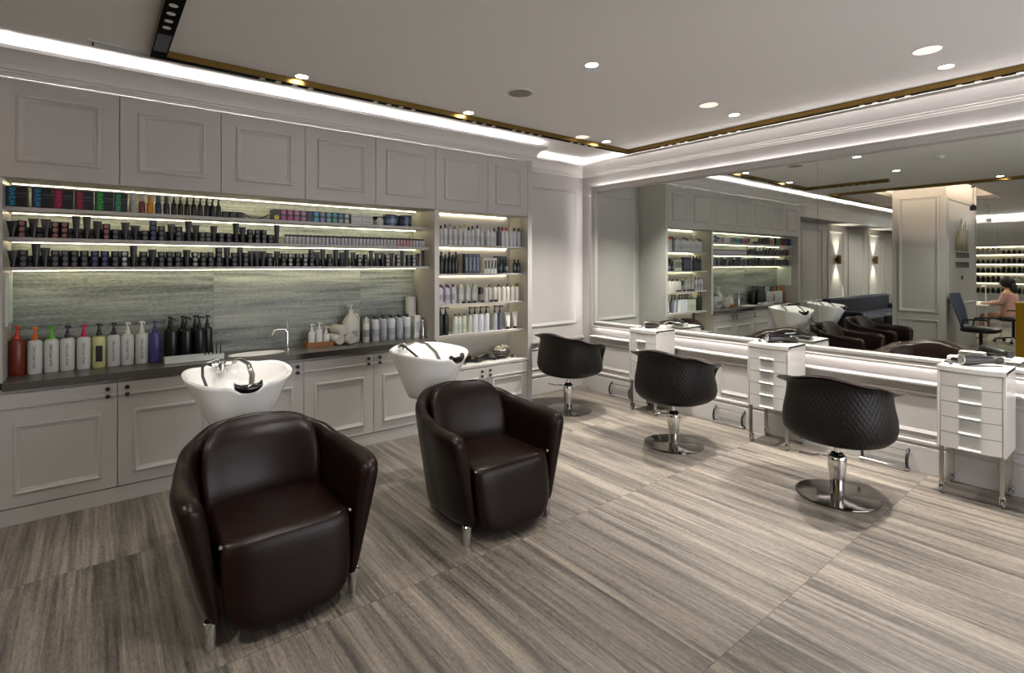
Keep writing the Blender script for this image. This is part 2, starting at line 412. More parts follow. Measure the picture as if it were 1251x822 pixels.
# ------------------------------------------------------------------ framed mirror
mx = 5.02
root = empty('framed_mirror', (XM, 4.66, 0), 0, 'long greige-framed wall mirror with halo light behind its edge', 'mirror')
fy0, fy1, fz0, fz1 = -2.4 - 4.66, 4.665 - 4.66, .795, 2.612
FP = [(0, .035), (0, .066), (.004, .072), (.018, .076), (.022, .068), (.050, .066), (.054, .074), (.074, .076), (.080, .060), (.088, .044)]
fr = MB().frame((0, fy1, fz0), (0, -1, 0), (0, 0, 1), (-1, 0, 0), fy1 - fy0, fz1 - fz0, FP)
fr.build('frame', WALLP, root, angle=25)
js = [fy1 - .085, 1.955 - 4.66, -.75 - 4.66, fy0 + .085]
for a, b in zip(js[:-1], js[1:]):
    MB().box(-.044, -.036, b + .001, a - .001, fz0 + .082, fz1 - .082).build('mirror_pane', MIRROR, root)
MB().box(-.034, -.028, fy0 + .02, fy1 - .02, fz0 + .02, fz1 - .02).build('backing', DARKGAP, root)
ed = MB()
ed.box(-.026, -.014, fy0 + .03, fy1 - .02, fz1 - .022, fz1 - .012).build('light_strip', LEDN, root)
MB().box(-.026, -.014, fy0 + .03, fy1 - .02, fz0 + .012, fz0 + .022).build('light_strip', LEDN, root)
MB().box(-.026, -.014, fy1 - .022, fy1 - .012, fz0 + .03, fz1 - .03).build('light_strip', LEDN, root)

# ------------------------------------------------------------------ cabinets
DX = [-.474, .136, .744, 1.357, 1.97, 2.582, 3.207, 3.753]
UZ0, UZ1 = 2.137, 2.750
upl = ['over the colour-banded boxes', 'over the orange bottle', 'third along, over the middle of the long shelves', 'over the colour tube rows', 'over the blue tins', 'first above the tall shelving', 'last above the tall shelving by the alcove']
for i in range(7):
    x0, x1 = DX[i], DX[i + 1]
    t = empty('upper_cabinet', (x0, YF, UZ0), 0, 'greige wall cupboard ' + upl[i], 'cupboard', None)
    w, h = x1 - x0, UZ1 - UZ0
    MB().box(0, w, .02, .44, 0, h).build('body', PAINT, t)
    d = MB().box(.0022, w - .0022, 0, .019, .001, h - .012).build('door', PAINT, t, bevel=.0015)
    f = MB(); panel_frame(f, (.10, 0, .10), (1, 0, 0), (0, 0, 1), (0, -1, 0), w - .20, h - .20, .85); f.build('panel_moulding', PAINT, d)
t = empty('wall_panelling', (0, 0, 0))
bpy.data.objects.remove(t)
# case of the long niche and post between
t = empty('display_niche', (0, YF, 0), 0, 'long open niche with three lit shelves above the counter', 'shelving')
struct(MB().box(-.52, -.476, YF, YB, 0, UZ1).build('trim_6', PAINT), 'greige end panel closing the cabinet run', 'end panel')
MB().box(-.474, -.434, 0, .44, .8805, UZ0 - .001).build('side_panel', PAINT, t)
MB().box(2.573, 2.6255, 0, .44, .8325, UZ0 - .001).build('side_panel', PAINT, t)
SH = {'A': 1.967, 'B': 1.775, 'C': 1.587}
for k, z in SH.items():
    MB().box(-.4335, 2.5725, .105, .44, z - .024, z).build('shelf', PAINT, t, bevel=.001)
for z in (UZ0, 1.967 - .024, 1.775 - .024, 1.587 - .024):
    MB().box(-.42, 2.55, .345, .351, z - .0032, z - .001).build('light_strip', LEDW, t)
struct(MB().box(-.434, 2.573, 4.86, YB, .86, UZ0 + .02).build('wall_splashback', SPLASH), 'grey-green striped stone splashback behind the counter', 'splashback')
# tall shelving
t = empty('tall_shelving', (0, YF, 0), 0, 'tall lit shelving niche beside the alcove', 'shelving')
struct(MB().box(3.754, 3.814, YF, YB, 0, UZ1).build('trim_7', PAINT), 'greige end panel beside the alcove', 'end panel')
MB().box(2.627, 3.754, .33, .345, .57, UZ0).build('back_panel', PAINT, t)
SZ = [1.803, 1.509, 1.212, .895]
SZ = [1.803, 1.509, 1.205, .893]
for z in SZ: MB().box(2.6275, 3.7535, .075, .329, z - .02, z).build('shelf', PAINT, t, bevel=.001)
MB().box(2.6, 3.754, 0, .329, .548, .572).build('base_top', PAINT, t, bevel=.002)
for z in [UZ0] + [q - .02 for q in SZ]:
    MB().box(2.64, 3.70, .320, .327, z - .0035, z - .001).build('light_strip', LEDW, t)

LX = [-.474, .125, .737, 1.345, 1.95, 2.562]
def door_front(root, x0, x1, z0, z1, knob, zk=None):
    d = MB().box(x0 + .002, x1 - .002, 0, .019, z0, z1).build('door', PAINT, root, bevel=.0015)
    f = MB(); panel_frame(f, (x0 + .085, 0, z0 + .075), (1, 0, 0), (0, 0, 1), (0, -1, 0), x1 - x0 - .17, (z1 - z0) - .265 if z1 > .7 else z1 - z0 - .2, .8)
    f.build('panel_moulding', PAINT, d)
    zr = z1 - .08 if z1 > .7 else z1 - .1
    MB().box(x0 + .002, x1 - .002, -.012, .002, zr - .008, zr + .005).build('rail_moulding', PAINT, d, bevel=.001)
    if knob:
        xk = x0 + .052 if knob == 'L' else x1 - .052
        for z in (z1 - .032, z1 - .08):
            MB().lathe([(.006, 0), (.006, -.012), (.014, -.016), (.014, -.024), (.008, -.028)], 12, (xk, 0, z), 'Y').build('knob', BLACKM, d)
ll = ['below the coloured pump bottles', 'below the black pump bottles', 'behind the first wash chair', 'below the towels and jug', 'behind the second basin']
for i in range(5):
    x0, x1 = LX[i], LX[i + 1]
    t = empty('base_cabinet', (x0, YF, 0), 0, 'greige base cupboard ' + ll[i], 'cupboard')
    MB().box(0, x1 - x0, .02, .44, .1, .832).build('body', PAINT, t)
    MB().box(0, x1 - x0, .008, .44, 0, .1).build('plinth', PAINT, t)
    door_front(t, 0, x1 - x0, .108, .806, 'RLRRL'[i])
t = empty('base_cabinet', (2.6, YF, 0), 0, 'low two-door cupboard under the tall lit shelving', 'cupboard')
MB().box(0, 1.154, .02, .33, .1, .548).build('body', PAINT, t); MB().box(0, 1.154, .008, .33, 0, .1).build('plinth', PAINT, t)
door_front(t, 0, .577, .108, .535, 'R'); door_front(t, .577, 1.152, .108, .535, 'L')

# counter with oval sink hole
SCX, SCY, SA, SB = 1.04, 4.625, .215, .125
def counter():
    mb = MB(); z0, z1 = .832, .88; X0, X1, Ya, Yb = SCX - .3, SCX + .3, 4.39, 4.86
    mb.box(-.434, X0, Ya, Yb, z0, z1); mb.box(X1, 2.573, Ya, Yb, z0, z1)
    n = 48; outer = []; inner = []
    for k in range(n):
        a = 2 * PI * k / n; c, s_ = math.cos(a), math.sin(a)
        inner.append((SCX + SA * c, SCY + SB * s_))
        hx = (X1 - SCX) if c > 0 else (SCX - X0); hy = (Yb - SCY) if s_ > 0 else (SCY - Ya)
        t_ = min(hx / max(abs(c), 1e-6), hy / max(abs(s_), 1e-6)); outer.append((SCX + t_ * c, SCY + t_ * s_))
    for i, (cx_, cy_) in enumerate(((X0, Ya), (X1, Ya), (X0, Yb), (X1, Yb))):   # snap nearest ring point to each corner
        k = min(range(n), key=lambda q: (outer[q][0] - cx_) ** 2 + (outer[q][1] - cy_) ** 2); outer[k] = (cx_, cy_)
    rings = [[(x, y, z0) for x, y in inner], [(x, y, z0) for x, y in outer], [(x, y, z1) for x, y in outer], [(x, y, z1) for x, y in inner], [(x, y, z0) for x, y in inner]]
    mb.loft(rings, False, False)
    return mb.build('countertop', COUNTER)
tag(counter(), 'dark grey stone countertop with an oval sink cut into it', 'countertop')
s = empty('oval_sink', (SCX, SCY, .88), 0, 'white oval undermount sink in the dark counter', 'sink')
rg = []
for f_, z in ((1.0, -.001), (.97, -.02), (.9, -.06), (.7, -.09), (.4, -.1), (.1, -.102)):
    rg.append([(SA * f_ * math.cos(2 * PI * k / 40), SB * f_ * math.sin(2 * PI * k / 40), z) for k in range(40)])
MB().loft(rg, False, True).build('bowl', CERAMIC, s); MB().cyl(.02, .004, (0, 0, -.102), 16).build('drain', CHROME, s)
s = empty('basin_tap', (1.29, 4.69, .88), 0, 'slim chrome tap standing beside the oval sink', 'tap')
MB().lathe([(.028, 0), (.028, .01), (.013, .018), (.012, .24), (.009, .245)], 16).build('column', CHROME, s)
MB().tube([(0, 0, .17), (-.08, 0, .175), (-.105, 0, .165), (-.12, 0, .13)], .010, 10).build('spout', CHROME, s)
MB().tube([(0, 0, .235), (-.05, .0, .25)], .005, 8).build('lever', CHROME, s)

# ------------------------------------------------------------------ products
COL = {}
def cm(h, rough=.35, trans=0.): return mat('plastic_' + h + ('t' if trans else ''), h, rough, trans=trans)
def P_pump(r, h, body, pump, txt=None, panel=None, shoulder=.02, ph=.085, band=None, tc='20242a'):
    o = MB().lathe([(r * .94, 0), (r, .006), (r, h - shoulder), (r * .86, h - shoulder * .3), (r * .4, h)], 20).build('pump_bottle', cm(body))
    p = MB(); k = ph / .085
    p.lathe([(r * .42, h), (r * .42, h + .022 * k), (r * .30, h + .026 * k), (r * .26, h + .045 * k), (.007, h + .05 * k), (.006, h + .068 * k), (.014, h + .07 * k), (.013, h + ph)], 12)
    p.tube([(0, 0, h + .078 * k), (.012, -.02, h + .079 * k), (.016, -.036, h + .070 * k)], .0055, 8); p.build('pump_head', cm(pump), o)
    if txt: text(txt, .021, cm(tc), o, (0, -r - .0006, h * .52), (PI / 2, -PI / 2, 0))
    if panel:
        MB().cbox(.0, -r - .0012, h * .45, r * .95, .002, h * .5).build('label', cm(panel), o)
    return o
def P_bottle(r, h, body, cap, caph=.03, caprr=.6, nm='bottle', neck=.012, label=None):
    o = MB().lathe([(r * .93, 0), (r, .004), (r, h - caph - neck), (r * .8, h - caph - neck * .3), (r * caprr * .9, h - caph)], 14).build(nm, cm(body))
    MB().lathe([(r * caprr, h - caph), (r * caprr, h - .003), (r * caprr * .8, h)], 12).build('cap', cm(cap), o)
    if label: MB().lathe([(r + .0006, h * .22), (r + .0006, h * .5)], 14, cap0=False, cap1=False).build('label', cm(label), o)
    return o
def P_spray(r, h, body, cap):
    o = MB().lathe([(r * .93, 0), (r, .004), (r, h * .58), (r * .75, h * .64), (r * .42, h * .68)], 14).build('spray_bottle', cm(body))
    p = MB().lathe([(r * .45, h * .68), (r * .45, h * .80), (r * .3, h * .84), (r * .26, h)], 12); p.tube([(0, 0, h * .93), (0, -r * .9, h * .93)], .004, 6); p.build('spray_head', cm(cap), o); return o
def P_jar(r, h, body, lid, face):
    o = MB().lathe([(r * .92, 0), (r, .003), (r, h * .62)], 14).build('jar', cm(body)); 
    MB().lathe([(r * 1.02, h * .62), (r * 1.02, h * .96), (r * .95, h)], 14).build('lid', cm(lid), o)
    MB().cyl(h * .40, .0015, (0, -r * 1.02 - .0012, h * .5), 14, 'Y').build('label', cm(face, .5), o); return o
def P_tube(w, h, body, cap, d=.016):
    rg = []
    for t in (0, .25, .5, .75, .93, 1.):
        a = d + (w / 2 - d) * t; b = d * (1 - t) + .004 * t
        rg.append([(a * math.cos(2 * PI * k / 14), b * math.sin(2 * PI * k / 14), .026 + (h - .026) * t) for k in range(14)])
    o = MB().loft(rg).build('squeeze_tube', cm(body)); MB().box(-w / 2 - .001, w / 2 + .001, -.004, .004, h - .012, h).build('crimp', cm(body), o)
    MB().lathe([(d * 1.02, 0), (d * 1.05, .026)], 12).build('cap', cm(cap), o); return o

# counter: ten coloured pump bottles
fx = [-.393, -.306, -.223, -.141, -.054, .029, .111, .19, .275, .355]
spec = [('6e2a14', 'c8452a', None, None, 'amber pump bottle with red pump in the counter corner'), ('c9cdca', 'd26a1c', 'PAUL MITCHELL', None, 'white pump bottle with orange pump'),
        ('c9cdca', '5bb42a', 'PAUL MITCHELL', None, 'white pump bottle with bright green pump'), ('c9cdca', '3d2550', 'PAUL MITCHELL', None, 'white pump bottle with purple pump'),
        ('c9cdca', 'c21c62', 'PAUL MITCHELL', None, 'white pump bottle with magenta pump'), ('c3c48e', '141416', None, '15161a', 'pale yellow pump bottle with black label'),
        ('c3c8ca', '23232c', 'PAUL MITCHELL', None, 'white pump bottle with charcoal pump beside the yellow bottle'), ('c9cdca', 'd8d8d4', 'PAUL MITCHELL', None, 'white pump bottle with tall white pump'),
        ('c4c8c4', 'cfd6d0', 'PAUL MITCHELL', None, 'white pump bottle with grey-green topped pump beside violet bottle'), ('45417a', '3a3670', 'PAUL MITCHELL', None, 'violet pump bottle beside the black bottles')]
for i, (b, p, tx, pn, lab) in enumerate(spec):
    o = P_pump(.039 if i else .043, .222 if i else .235, b, p, tx, pn); o.location = (fx[i], 4.70 - (.002 if i else 0), .88); tag(o, lab, 'bottle', None)
def blk(): return P_pump(.038, .235, '0c0c0e', '0a0a0b', None, None, .03, .09)
for i, (x, y, z) in enumerate([(.458, 4.665, 0), (.55, 4.665, 0), (.636, 4.665, 0), (.455, 4.775, 0), (.54, 4.775, 0), (.622, 4.775, 0), (.70, 4.735, 0)]):
    put('blkpump', blk, (x, y, .88), .3 * (i % 3), 'black pump bottle, %s of the %s behind the clear tray' % (nth(i % 3 if i < 6 else 3), 'front three' if i < 3 else 'back row'), 'bottle', 'black pump bottles by the sink')
t = empty('acrylic_tray', (.59, 4.555, .88), 0, 'clear acrylic tray before the black pump bottles', 'tray')
MB().box(-.19, .19, -.05, .05, 0, .004).build('base', GLASS, t)
MB().frame((-.19, -.05, .004), (1, 0, 0), (0, 1, 0), (0, 0, 1), .38, .10, [(0, 0), (0, .04), (.003, .04), (.003, 0)]).build('rim', mat('frosted_acrylic', 'c8cfcc', .3), t)
def tint(): 
    o = MB().lathe([(.004, 0), (.005, .05), (.003, .11), (.001, .125)], 8).build('tint_brush', BLACKP); MB().cbox(0, 0, .012, .02, .006, .024).build('bristles', RUB, o); return o
for i in range(5): put('tint', tint, (.66 + i * .026, 4.56 + .012 * (i % 2), .8841), .4 * i, 'thin black tint brush standing in the acrylic tray, %s from the bottles' % nth(i), 'brush', 'tint brushes in the tray')
# wooden tray with three small bottles
t = empty('wooden_tray', (1.56, 4.705, .88), 0, 'honey-coloured wooden tray holding three white bottles', 'tray')
MB().box(-.115, .115, -.055, .055, 0, .008).build('base', WOOD, t); MB().frame((-.115, -.055, .008), (1, 0, 0), (0, 1, 0), (0, 0, 1), .23, .11, [(0, 0), (0, .034), (.008, .034), (.008, 0)]).build('rim', WOOD, t)
for x, h, lab in ((1.500, .13, 'white soap pump bottle nearest the tap in the wooden tray'), (1.565, .14, 'tallest white pump bottle in the wooden tray'), (1.628, .10, 'shortest white pump bottle in the wooden tray')):
    o = P_pump(.03, h, 'd4d6d4', 'e0e0de', None, None, .018, .06); o.location = (x, 4.705, .889); tag(o, lab, 'bottle', 'bottles in the wooden tray')
def towel():
    o = MB().lathe([(.012, -.085), (.042, -.085), (.047, -.078), (.047, .078), (.042, .085), (.012, .085)], 20, (0, 0, .047), 'Y').build('rolled_towel', LINEN)
    sp_ = MB(); pts = []
    for k in range(34):
        a = k * .5; r_ = .008 + .00098 * k; pts.append((r_ * math.cos(a), -.0852, .047 + r_ * math.sin(a)))
    sp_.tube(pts, .0016, 5); sp_.build('rolled_edge', mat('towel_edge', 'b9b7b1', .9), o); return o
for x, y, z, lab in ((1.715, 4.72, .88, 'lower rolled white towel next to the wooden tray'), (1.812, 4.70, .88, 'lower rolled white towel against the big jug'), (1.745, 4.72, .962, 'rolled white towel lying on top of two others')):
    put('towel', towel, (x, y, z), .18, lab, 'towel', None)
def jug():
    rg = []
    for z, a, b in ((0, .072, .06), (.01, .078, .066), (.17, .078, .066), (.20, .072, .062), (.245, .045, .042), (.27, .022, .022), (.285, .019, .019)):
        rg.append([(a * math.copysign(abs(math.cos(q)) ** .8, math.cos(q)), b * math.copysign(abs(math.sin(q)) ** .8, math.sin(q)), z) for q in [2 * PI * k / 24 for k in range(24)]])
    o = MB().loft(rg).build('gallon_jug', cm('d3d4ce')); 
    MB().tube([(.035, 0, .262), (.066, 0, .25), (.084, 0, .215), (.078, 0, .17)], .011, 10).build('handle', cm('d3d4ce'), o)
    p = MB().lathe([(.022, .283), (.022, .302), (.008, .306), (.007, .335), (.02, .338), (.018, .35)], 12); p.tube([(0, 0, .343), (-.04, -.01, .345), (-.05, -.012, .335)], .006, 8); p.build('pump_head', cm('dcdcd8'), o)
    MB().cbox(0, -.0672, .085, .06, .002, .06).build('label', cm('9a9c9e'), o); return o
o = jug(); o.location = (1.87, 4.745, .88); o.rotation_euler = (0, 0, .15); tag(o, 'big white gallon jug with pump and side handle', 'jug')
fxb = [1.985, 2.075, 2.155, 2.237, 2.322, 2.405]
for i, x in enumerate(fxb):
    if i == 0:
        o = P_bottle(.03, .235, 'd2d3cf', 'd0cfc4', .05, .35, 'bottle', .03, '8f9290'); o.location = (x, 4.665, .88); tag(o, 'slim white bottle with nozzle cap right after the jug', 'bottle'); continue
    put('wbot' + str(i % 2), lambda: P_bottle(.037, .232, 'bfc4c8' if i % 2 else '9aa0a6', '17171a', .022, .45, 'bottle', .02, '989da2'), (x, 4.665, .88), 0, 'black-capped white bottle in the front row after the jug, %s' % nth(i - 1), 'bottle', 'black-capped bottles beside the jug')
for i in range(6):
    put('wbot1', None, (2.03 + .083 * i, 4.77, .88), 0, 'black-capped white bottle in the back row after the jug, %s' % nth(i), 'bottle', 'black-capped bottles beside the jug')
o = MB().lathe([(.052, 0), (.052, .40), (.047, .402), (.02, .402), (.02, .3)], 24, cap1=False).build('paper_roll', cm('d8d8d4', .8)); o.location = (2.51, 4.79, .88); MB().cyl(.0196, .3, (0, 0, .1), 12).build('core', cm('a08a6a', .8), o); tag(o, 'tall white paper roll standing in the counter corner', 'roll')
o = MB().box(-.035, .035, -.03, .03, 0, .215).build('carton', cm('cfcfca', .6), bevel=.002); o.location = (2.515, 4.68, .88); MB().box(-.025, .025, -.0308, -.0302, .05, .16).build('label', cm('b5b7b6'), o); tag(o, 'plain white carton before the tall paper roll', 'box')
o = MB().lathe([(.014, 0), (.014, .17), (.008, .18)], 14).build('steel_canister', CHROME); o.location = (2.545, 4.60, .88); MB().cyl(.006, .02, (0, 0, .178), 8).build('tip', BLACKP, o); tag(o, 'slim steel canister at the counter end by the post', 'canister')
# framed certificate on the niche's side panel
o = MB().box(0, .012, -.13, .13, -.17, .17).build('framed_certificate', cm('e4e8e6', .2)); o.location = (-.434, 4.68, 1.38); MB().box(.0122, .013, -.11, .11, -.15, .15).build('sheet', cm('c2d4cf', .5), o); tag(o, 'white framed certificate on the niche side panel', 'picture')

# long shelves -------------------------------------------------
zA, zB, zC_ = SH['A'], SH['B'], SH['C']
wv = [-.436, -.315, -.212, -.105, .002, .108, .186]
wc = ['2c9ccb', '2c86bd', 'c01e5c', 'a51850', '2fb84a', '3fae6e']
wl = ['first box with blue band, in the niche corner', 'second box with blue band', 'box with bright crimson band', 'box with deep crimson band', 'box with bright green band', 'box with pale green band']
for i in range(6):
    w = min(wv[i + 1] - wv[i], .106) - .004
    o = MB().box(0, w, 0, .09, 0, .132).build('product_box', cm('0d0f12'), bevel=.001); o.location = (wv[i] + .003, 4.555, zA)
    MB().box(.006, w * .46, -.0008, -.0001, .002, .13).build('colour_band', cm(('0f3242', '10304a', '6c1034', '5c0e2e', '145020', '1c4a38')[i]), o)
    text('wave', .060, cm(wc[i]), o, (w * .25, -.0012, .066), (PI / 2, -PI / 2, 0), sx=.95)
    for k in range(4): pass
    MB().box(w * .52, w * .95, -.0006, -.0001, .085, .092).box(w * .52, w * .95, -.0006, -.0001, .068, .071).build('print', cm('4a4a50'), o)
    tag(o, 'black product box, ' + wl[i], 'box', 'colour-banded boxes on the top shelf')
xa = [.217, .27, .318, .368, .418]
for x, b, c, lab in zip(xa, ('a9a9a6', '6e2d3a', 'd08a22', '2c3450', '2a3048'), ('bdbdb8', 'b9a9a8', 'c09030', '4c5262', '30343f'), ('pale grey bottle beside the black banded boxes', 'maroon bottle on the top shelf', 'orange bottle on the top shelf', 'navy bottle next to the orange one', 'navy bottle next to the black sprays')):
    o = P_bottle(.021, .135, b, c, .045, .7, 'bottle', .012, None); o.location = (x, 4.60, zA); tag(o, lab, 'bottle')
for i, x in enumerate((.464, .505, .547, .59, .633, .677, .715, .755)):
    put('bspray', lambda: P_spray(.019, .142, '0e0e12', '101014'), (x, 4.60, zA), .1 * i, 'black spray bottle on the top shelf, %s after the navy bottles' % nth(i), 'bottle', 'black spray bottles on the top shelf')
for i, x in enumerate((.803, .852, .904)):
    put('btub', lambda: P_jar(.024, .05, '121214', '18181a', '303034'), (x, 4.60, zA), 0, 'low black tub on the top shelf, %s after the sprays' % nth(i), 'tub', 'low tubs on the top shelf')
o = MB().tube([(-.06, 0, .045), (-.035, 0, .03), (0, 0, .008), (.05, 0, .006), (.09, 0, .016), (.13, 0, .04), (.16, 0, .05)], .0055, 8).build('hair_clip', BLACKP); o.location = (.985, 4.60, zA); MB().cbox(-.05, 0, .02, .03, .02, .04).build('clip_end', cm('5a3a30'), o); tag(o, 'curved black band lying between tubs and colour tubes', 'band')
c0 = ['d9c02a', 'a8487a', 'b04a80', 'a86084', 'b06a88', '3c4068', '3fa8c4', '8c86b4', '6cc0b4', '58b090', '8aa0a8', 'b8bcc0']
c1 = ['3a2a22', 'b85a8c', 'b86a8c', 'b87890', 'b88494', '3a4a80', '4fa0bc', '7a8ab0', '60a8a8', '4a90a8', '4a78a8', 'b8bcc0']
def colbox(c):
    o = MB().box(-.0245, .0245, 0, .12, 0, .0445).build('colour_tube_box', cm('16161a'), bevel=.001)
    MB().cyl(.0195, .0012, (0, -.0013, .0222), 16, 'Y').build('colour_dot', cm(c, .5), o); return o
for i in range(12):
    for r_ in (0, 1):
        c = (c0, c1)[r_][i]
        o = colbox(c); o.location = (1.172 + i * .0535, 4.56, zA + r_ * .0452); tag(o, 'hair colour box in the %s row, %s in line after the band' % (('lower', 'upper')[r_], nth(i)), 'box', 'hair colour boxes on the top shelf')
for i in range(4):
    put('wcart', lambda: (lambda o: (MB().box(.01, .09, -.0008, -.0002, .018, .026).build('print', cm('9a9c9c'), o), o)[1])(MB().box(0, .101, 0, .1, 0, .043).build('carton', cm('c9cac6', .6), bevel=.001)),
        (1.80 + .103 * (i % 2), 4.56, zA + .0436 * (i // 2)), 0, 'white carton, %s of the pair %s the colour boxes' % (('first', 'second')[i % 2], ('at the bottom beside', 'on top beside')[i // 2]), 'box', 'white cartons on the top shelf')
o = P_jar(.055, .085, 'b5b5ac', '141416', 'c5c5c0'); o.location = (2.085, 4.64, zA); tag(o, 'white tub with black lid on the top shelf', 'tub')
for x, b, lab in ((2.215, '4c5c78', 'blue-grey tin next to the white tub'), (2.365, '303c50', 'dark navy tin at the end of the top shelf')):
    o = MB().lathe([(.064, 0), (.068, .004), (.068, .098)], 24).build('tin', cm(b, .25)); MB().lathe([(.0695, .098), (.0695, .108), (.066, .110)], 24).build('lid', cm('14161c', .25), o); MB().lathe([(.0685, .03), (.0685, .07)], 24, cap0=False, cap1=False).build('label', cm('7a8aa0' if x < 2.3 else '48566a'), o)
    o.location = (x, 4.645, zA); tag(o, lab, 'tin')

# dark styling products of the middle and lowest shelf
XB = [-.406, -.36, -.306, -.246, -.198, -.152, -.093, -.037, .019, .068, .118, .174, .23, .288, .336, .386, .447, .493, .555, .603, .646, .685, .723, .774, .825, .877, .924, .978, 1.032, 1.081, 1.131, 1.182]
KB = 'wsttssTTtsjtwjSstsTtjjtjjTtsssjT'
XC = [-.402, -.354, -.294, -.25, -.198, -.148, -.102, -.05, .006, .059, .118, .169, .221, .278, .331, .386, .436, .488, .545, .598, .652, .701, .757, .814, .865, .906, .946, .988, 1.03, 1.075, 1.125, 1.182, 1.233, 1.285, 1.345, 1.406, 1.46, 1.509, 1.558, 1.615, 1.673, 1.725, 1.77, 1.83, 1.884, 1.946, 2.002, 2.058, 2.115, 2.156, 2.206, 2.265, 2.317, 2.378, 2.431, 2.484, 2.54]
KC = 'wsTtssssssssTstssstsssSTsTstttstscscStTsTtTtcsTttctcTsctTts'[:57]
def T(kind):
    b = {'t': (.050, .125), 'T': (.045, .155), 'w': (.058, .105)}[kind]
    return lambda: P_tube(b[0], b[1], '232428', '101012', .015)
def J(tone): 
    f = {'a': '56565c', 'p': '8a5a58', 'b': '3c4a78', 'c': '9aa0a4'}[tone]
    return lambda: P_jar(.0235, .036, '131317', '1a1a1e', f)
cnt = {}
def row(xs, ks, zs, sname, tones):
    nt = ns = 0
    for i, (x, k) in enumerate(zip(xs, ks)):
        y = 4.595
        if k in 'tTw':
            put('tube' + k, T(k), (x, y, zs), random.uniform(-.15, .15), '%s dark squeeze tube on the %s, %s from the niche corner' % ({'t': 'medium', 'T': 'tall', 'w': 'wide'}[k], sname, nth(nt)), 'tube', 'dark squeeze tubes on the ' + sname); nt += 1
        else:
            n = {'s': 3, 'S': 4, 'j': 2, 'c': 3}[k]
            tone = 'c' if k == 'c' else tones.get(i, 'a')
            for q in range(n):
                put('jar' + tone, J(tone), (x, y, zs + q * .0362), 0, 'small black jar, %s of %s in jar stack %s on the %s' % (('bottom', 'second', 'third', 'top')[q], ('two', 'three', 'four')[n - 2], nth(ns), sname), 'jar', 'stacked jars on the ' + sname)
            ns += 1
def back_row(xs, n, zs, sname):
    for i, (x0, x1) in enumerate(zip(xs[:-1], xs[1:])):
        for q in range(n):
            put('jara', J('a'), ((x0 + x1) / 2, 4.652, zs + q * .0362), 0, 'small black jar in the back row of the %s, %s of stack %s' % (sname, ('bottom', 'second', 'top')[q], nth(i)), 'jar', 'back row jars on the ' + sname)
back_row(XB, 2, zB, 'middle shelf'); back_row(XC[:50], 2, zC_, 'lowest shelf')
row(XB, KB, zB, 'middle shelf', {4: 'p', 5: 'p', 9: 'p', 14: 'b', 1: 'p'})
row(XC, KC, zC_, 'lowest shelf', {8: 'b', 9: 'b', 11: 'c', 19: 'c'})
def small():
    o = MB().lathe([(.0145, 0), (.0155, .004), (.0155, .062)], 12).build('colour_tube', cm('b4b4bc')); MB().cyl(.0160, .016, (0, 0, .0621), 12).build('cap', cm('2a2026'), o); return o
def smallp():
    o = MB().lathe([(.0145, 0), (.0155, .004), (.0155, .062)], 12).build('colour_tube', cm('b08c90')); MB().cyl(.0160, .016, (0, 0, .0621), 12).build('cap', cm('2a2026'), o); return o
for i in range(39):
    pk = 30 <= i <= 34
    put('sm' + str(pk), smallp if pk else small, (1.255 + i * .0337, 4.585, zB), 0, '%s mini tube with dark cap on the middle shelf, %s after the dark products' % ('pinkish' if pk else 'pale', nth(i)), 'tube', 'mini tubes on the middle shelf')

# tall shelving products
F = lambda x: min(x * .9902, 3.728)
z1, z2, z3, z4 = SZ; yt = 4.555
s1 = [2.748, 2.799, 2.857, 2.917, 2.978, 3.039, 3.089, 3.134, 3.197, 3.257, 3.334, 3.381, 3.421]
cc = ['1b1b1e', '222226', '8a8a88', '8a8a86', 'b59a98', 'b8a040', '26262a', '222226', '1a1a1e', 'b8b8b4', 'c0beb0', 'b0aea6', '1f2024']
for i, (x, c) in enumerate(zip(s1, cc)):
    o = P_bottle(.024, .205 + .012 * ((i * 7) % 3 - 1), 'c6c8cc', c, .035, .42, 'bottle', .025, 'b4b7bc'); o.location = (F(x), yt, z1)
    tag(o, 'white bottle on the top tall-niche shelf, %s from the post' % nth(i), 'bottle', 'white bottles in the tall shelving')
for i, (x, b, c, lab) in enumerate(((3.485, '3c4250', '16181c', 'slate bottle beside the two red-capped bottles'), (3.535, 'c6c8cc', 'b51c24', 'first white bottle with red cap in the tall niche'), (3.590, 'c6c8cc', 'b51c24', 'second white bottle with red cap in the tall niche'),
                           (3.655, 'bfc1c8', 'c6c8cc', 'all-white bottle after the red caps'), (3.705, 'bfc1c8', '24242a', 'white bottle with dark cap after the red caps'), (3.765, 'b5b8c0', '24242a', 'last white bottle at the tall niche side'))):
    o = P_bottle(.0235, .21, b, c, .038, .6 if 'red' in lab else .45, 'bottle', .02, None); o.location = (F(x), yt, z1); tag(o, lab, 'bottle')
for i, x in enumerate((2.753, 2.806, 2.85, 2.89, 2.929)):
    put('bb%d' % (i % 2), lambda: P_bottle(.021, (.225, .195)[i % 2], '121418', '0c0c0e', .04, .5, 'bottle', .02, '2a2c30'), (F(x), yt, z2), 0, 'black bottle on the second tall-niche shelf, %s from the post' % nth(i), 'bottle', 'black bottles in the tall shelving')
for i, x in enumerate((3.051, 3.099, 3.147, 3.195)):
    o = MB().box(-.022, .022, -.02, .03, 0, .205).build('product_box', cm('141418' if i == 0 else '333c58'), bevel=.001); MB().box(-.006, .006, -.0206, -.0201, .03, .17).build('print', cm('98a0b4'), o); o.location = (F(x), yt, z2)
    tag(o, '%s upright box on the second tall-niche shelf, %s after black bottles' % ('black' if i == 0 else 'navy', nth(i)), 'box', 'upright boxes in the tall shelving')
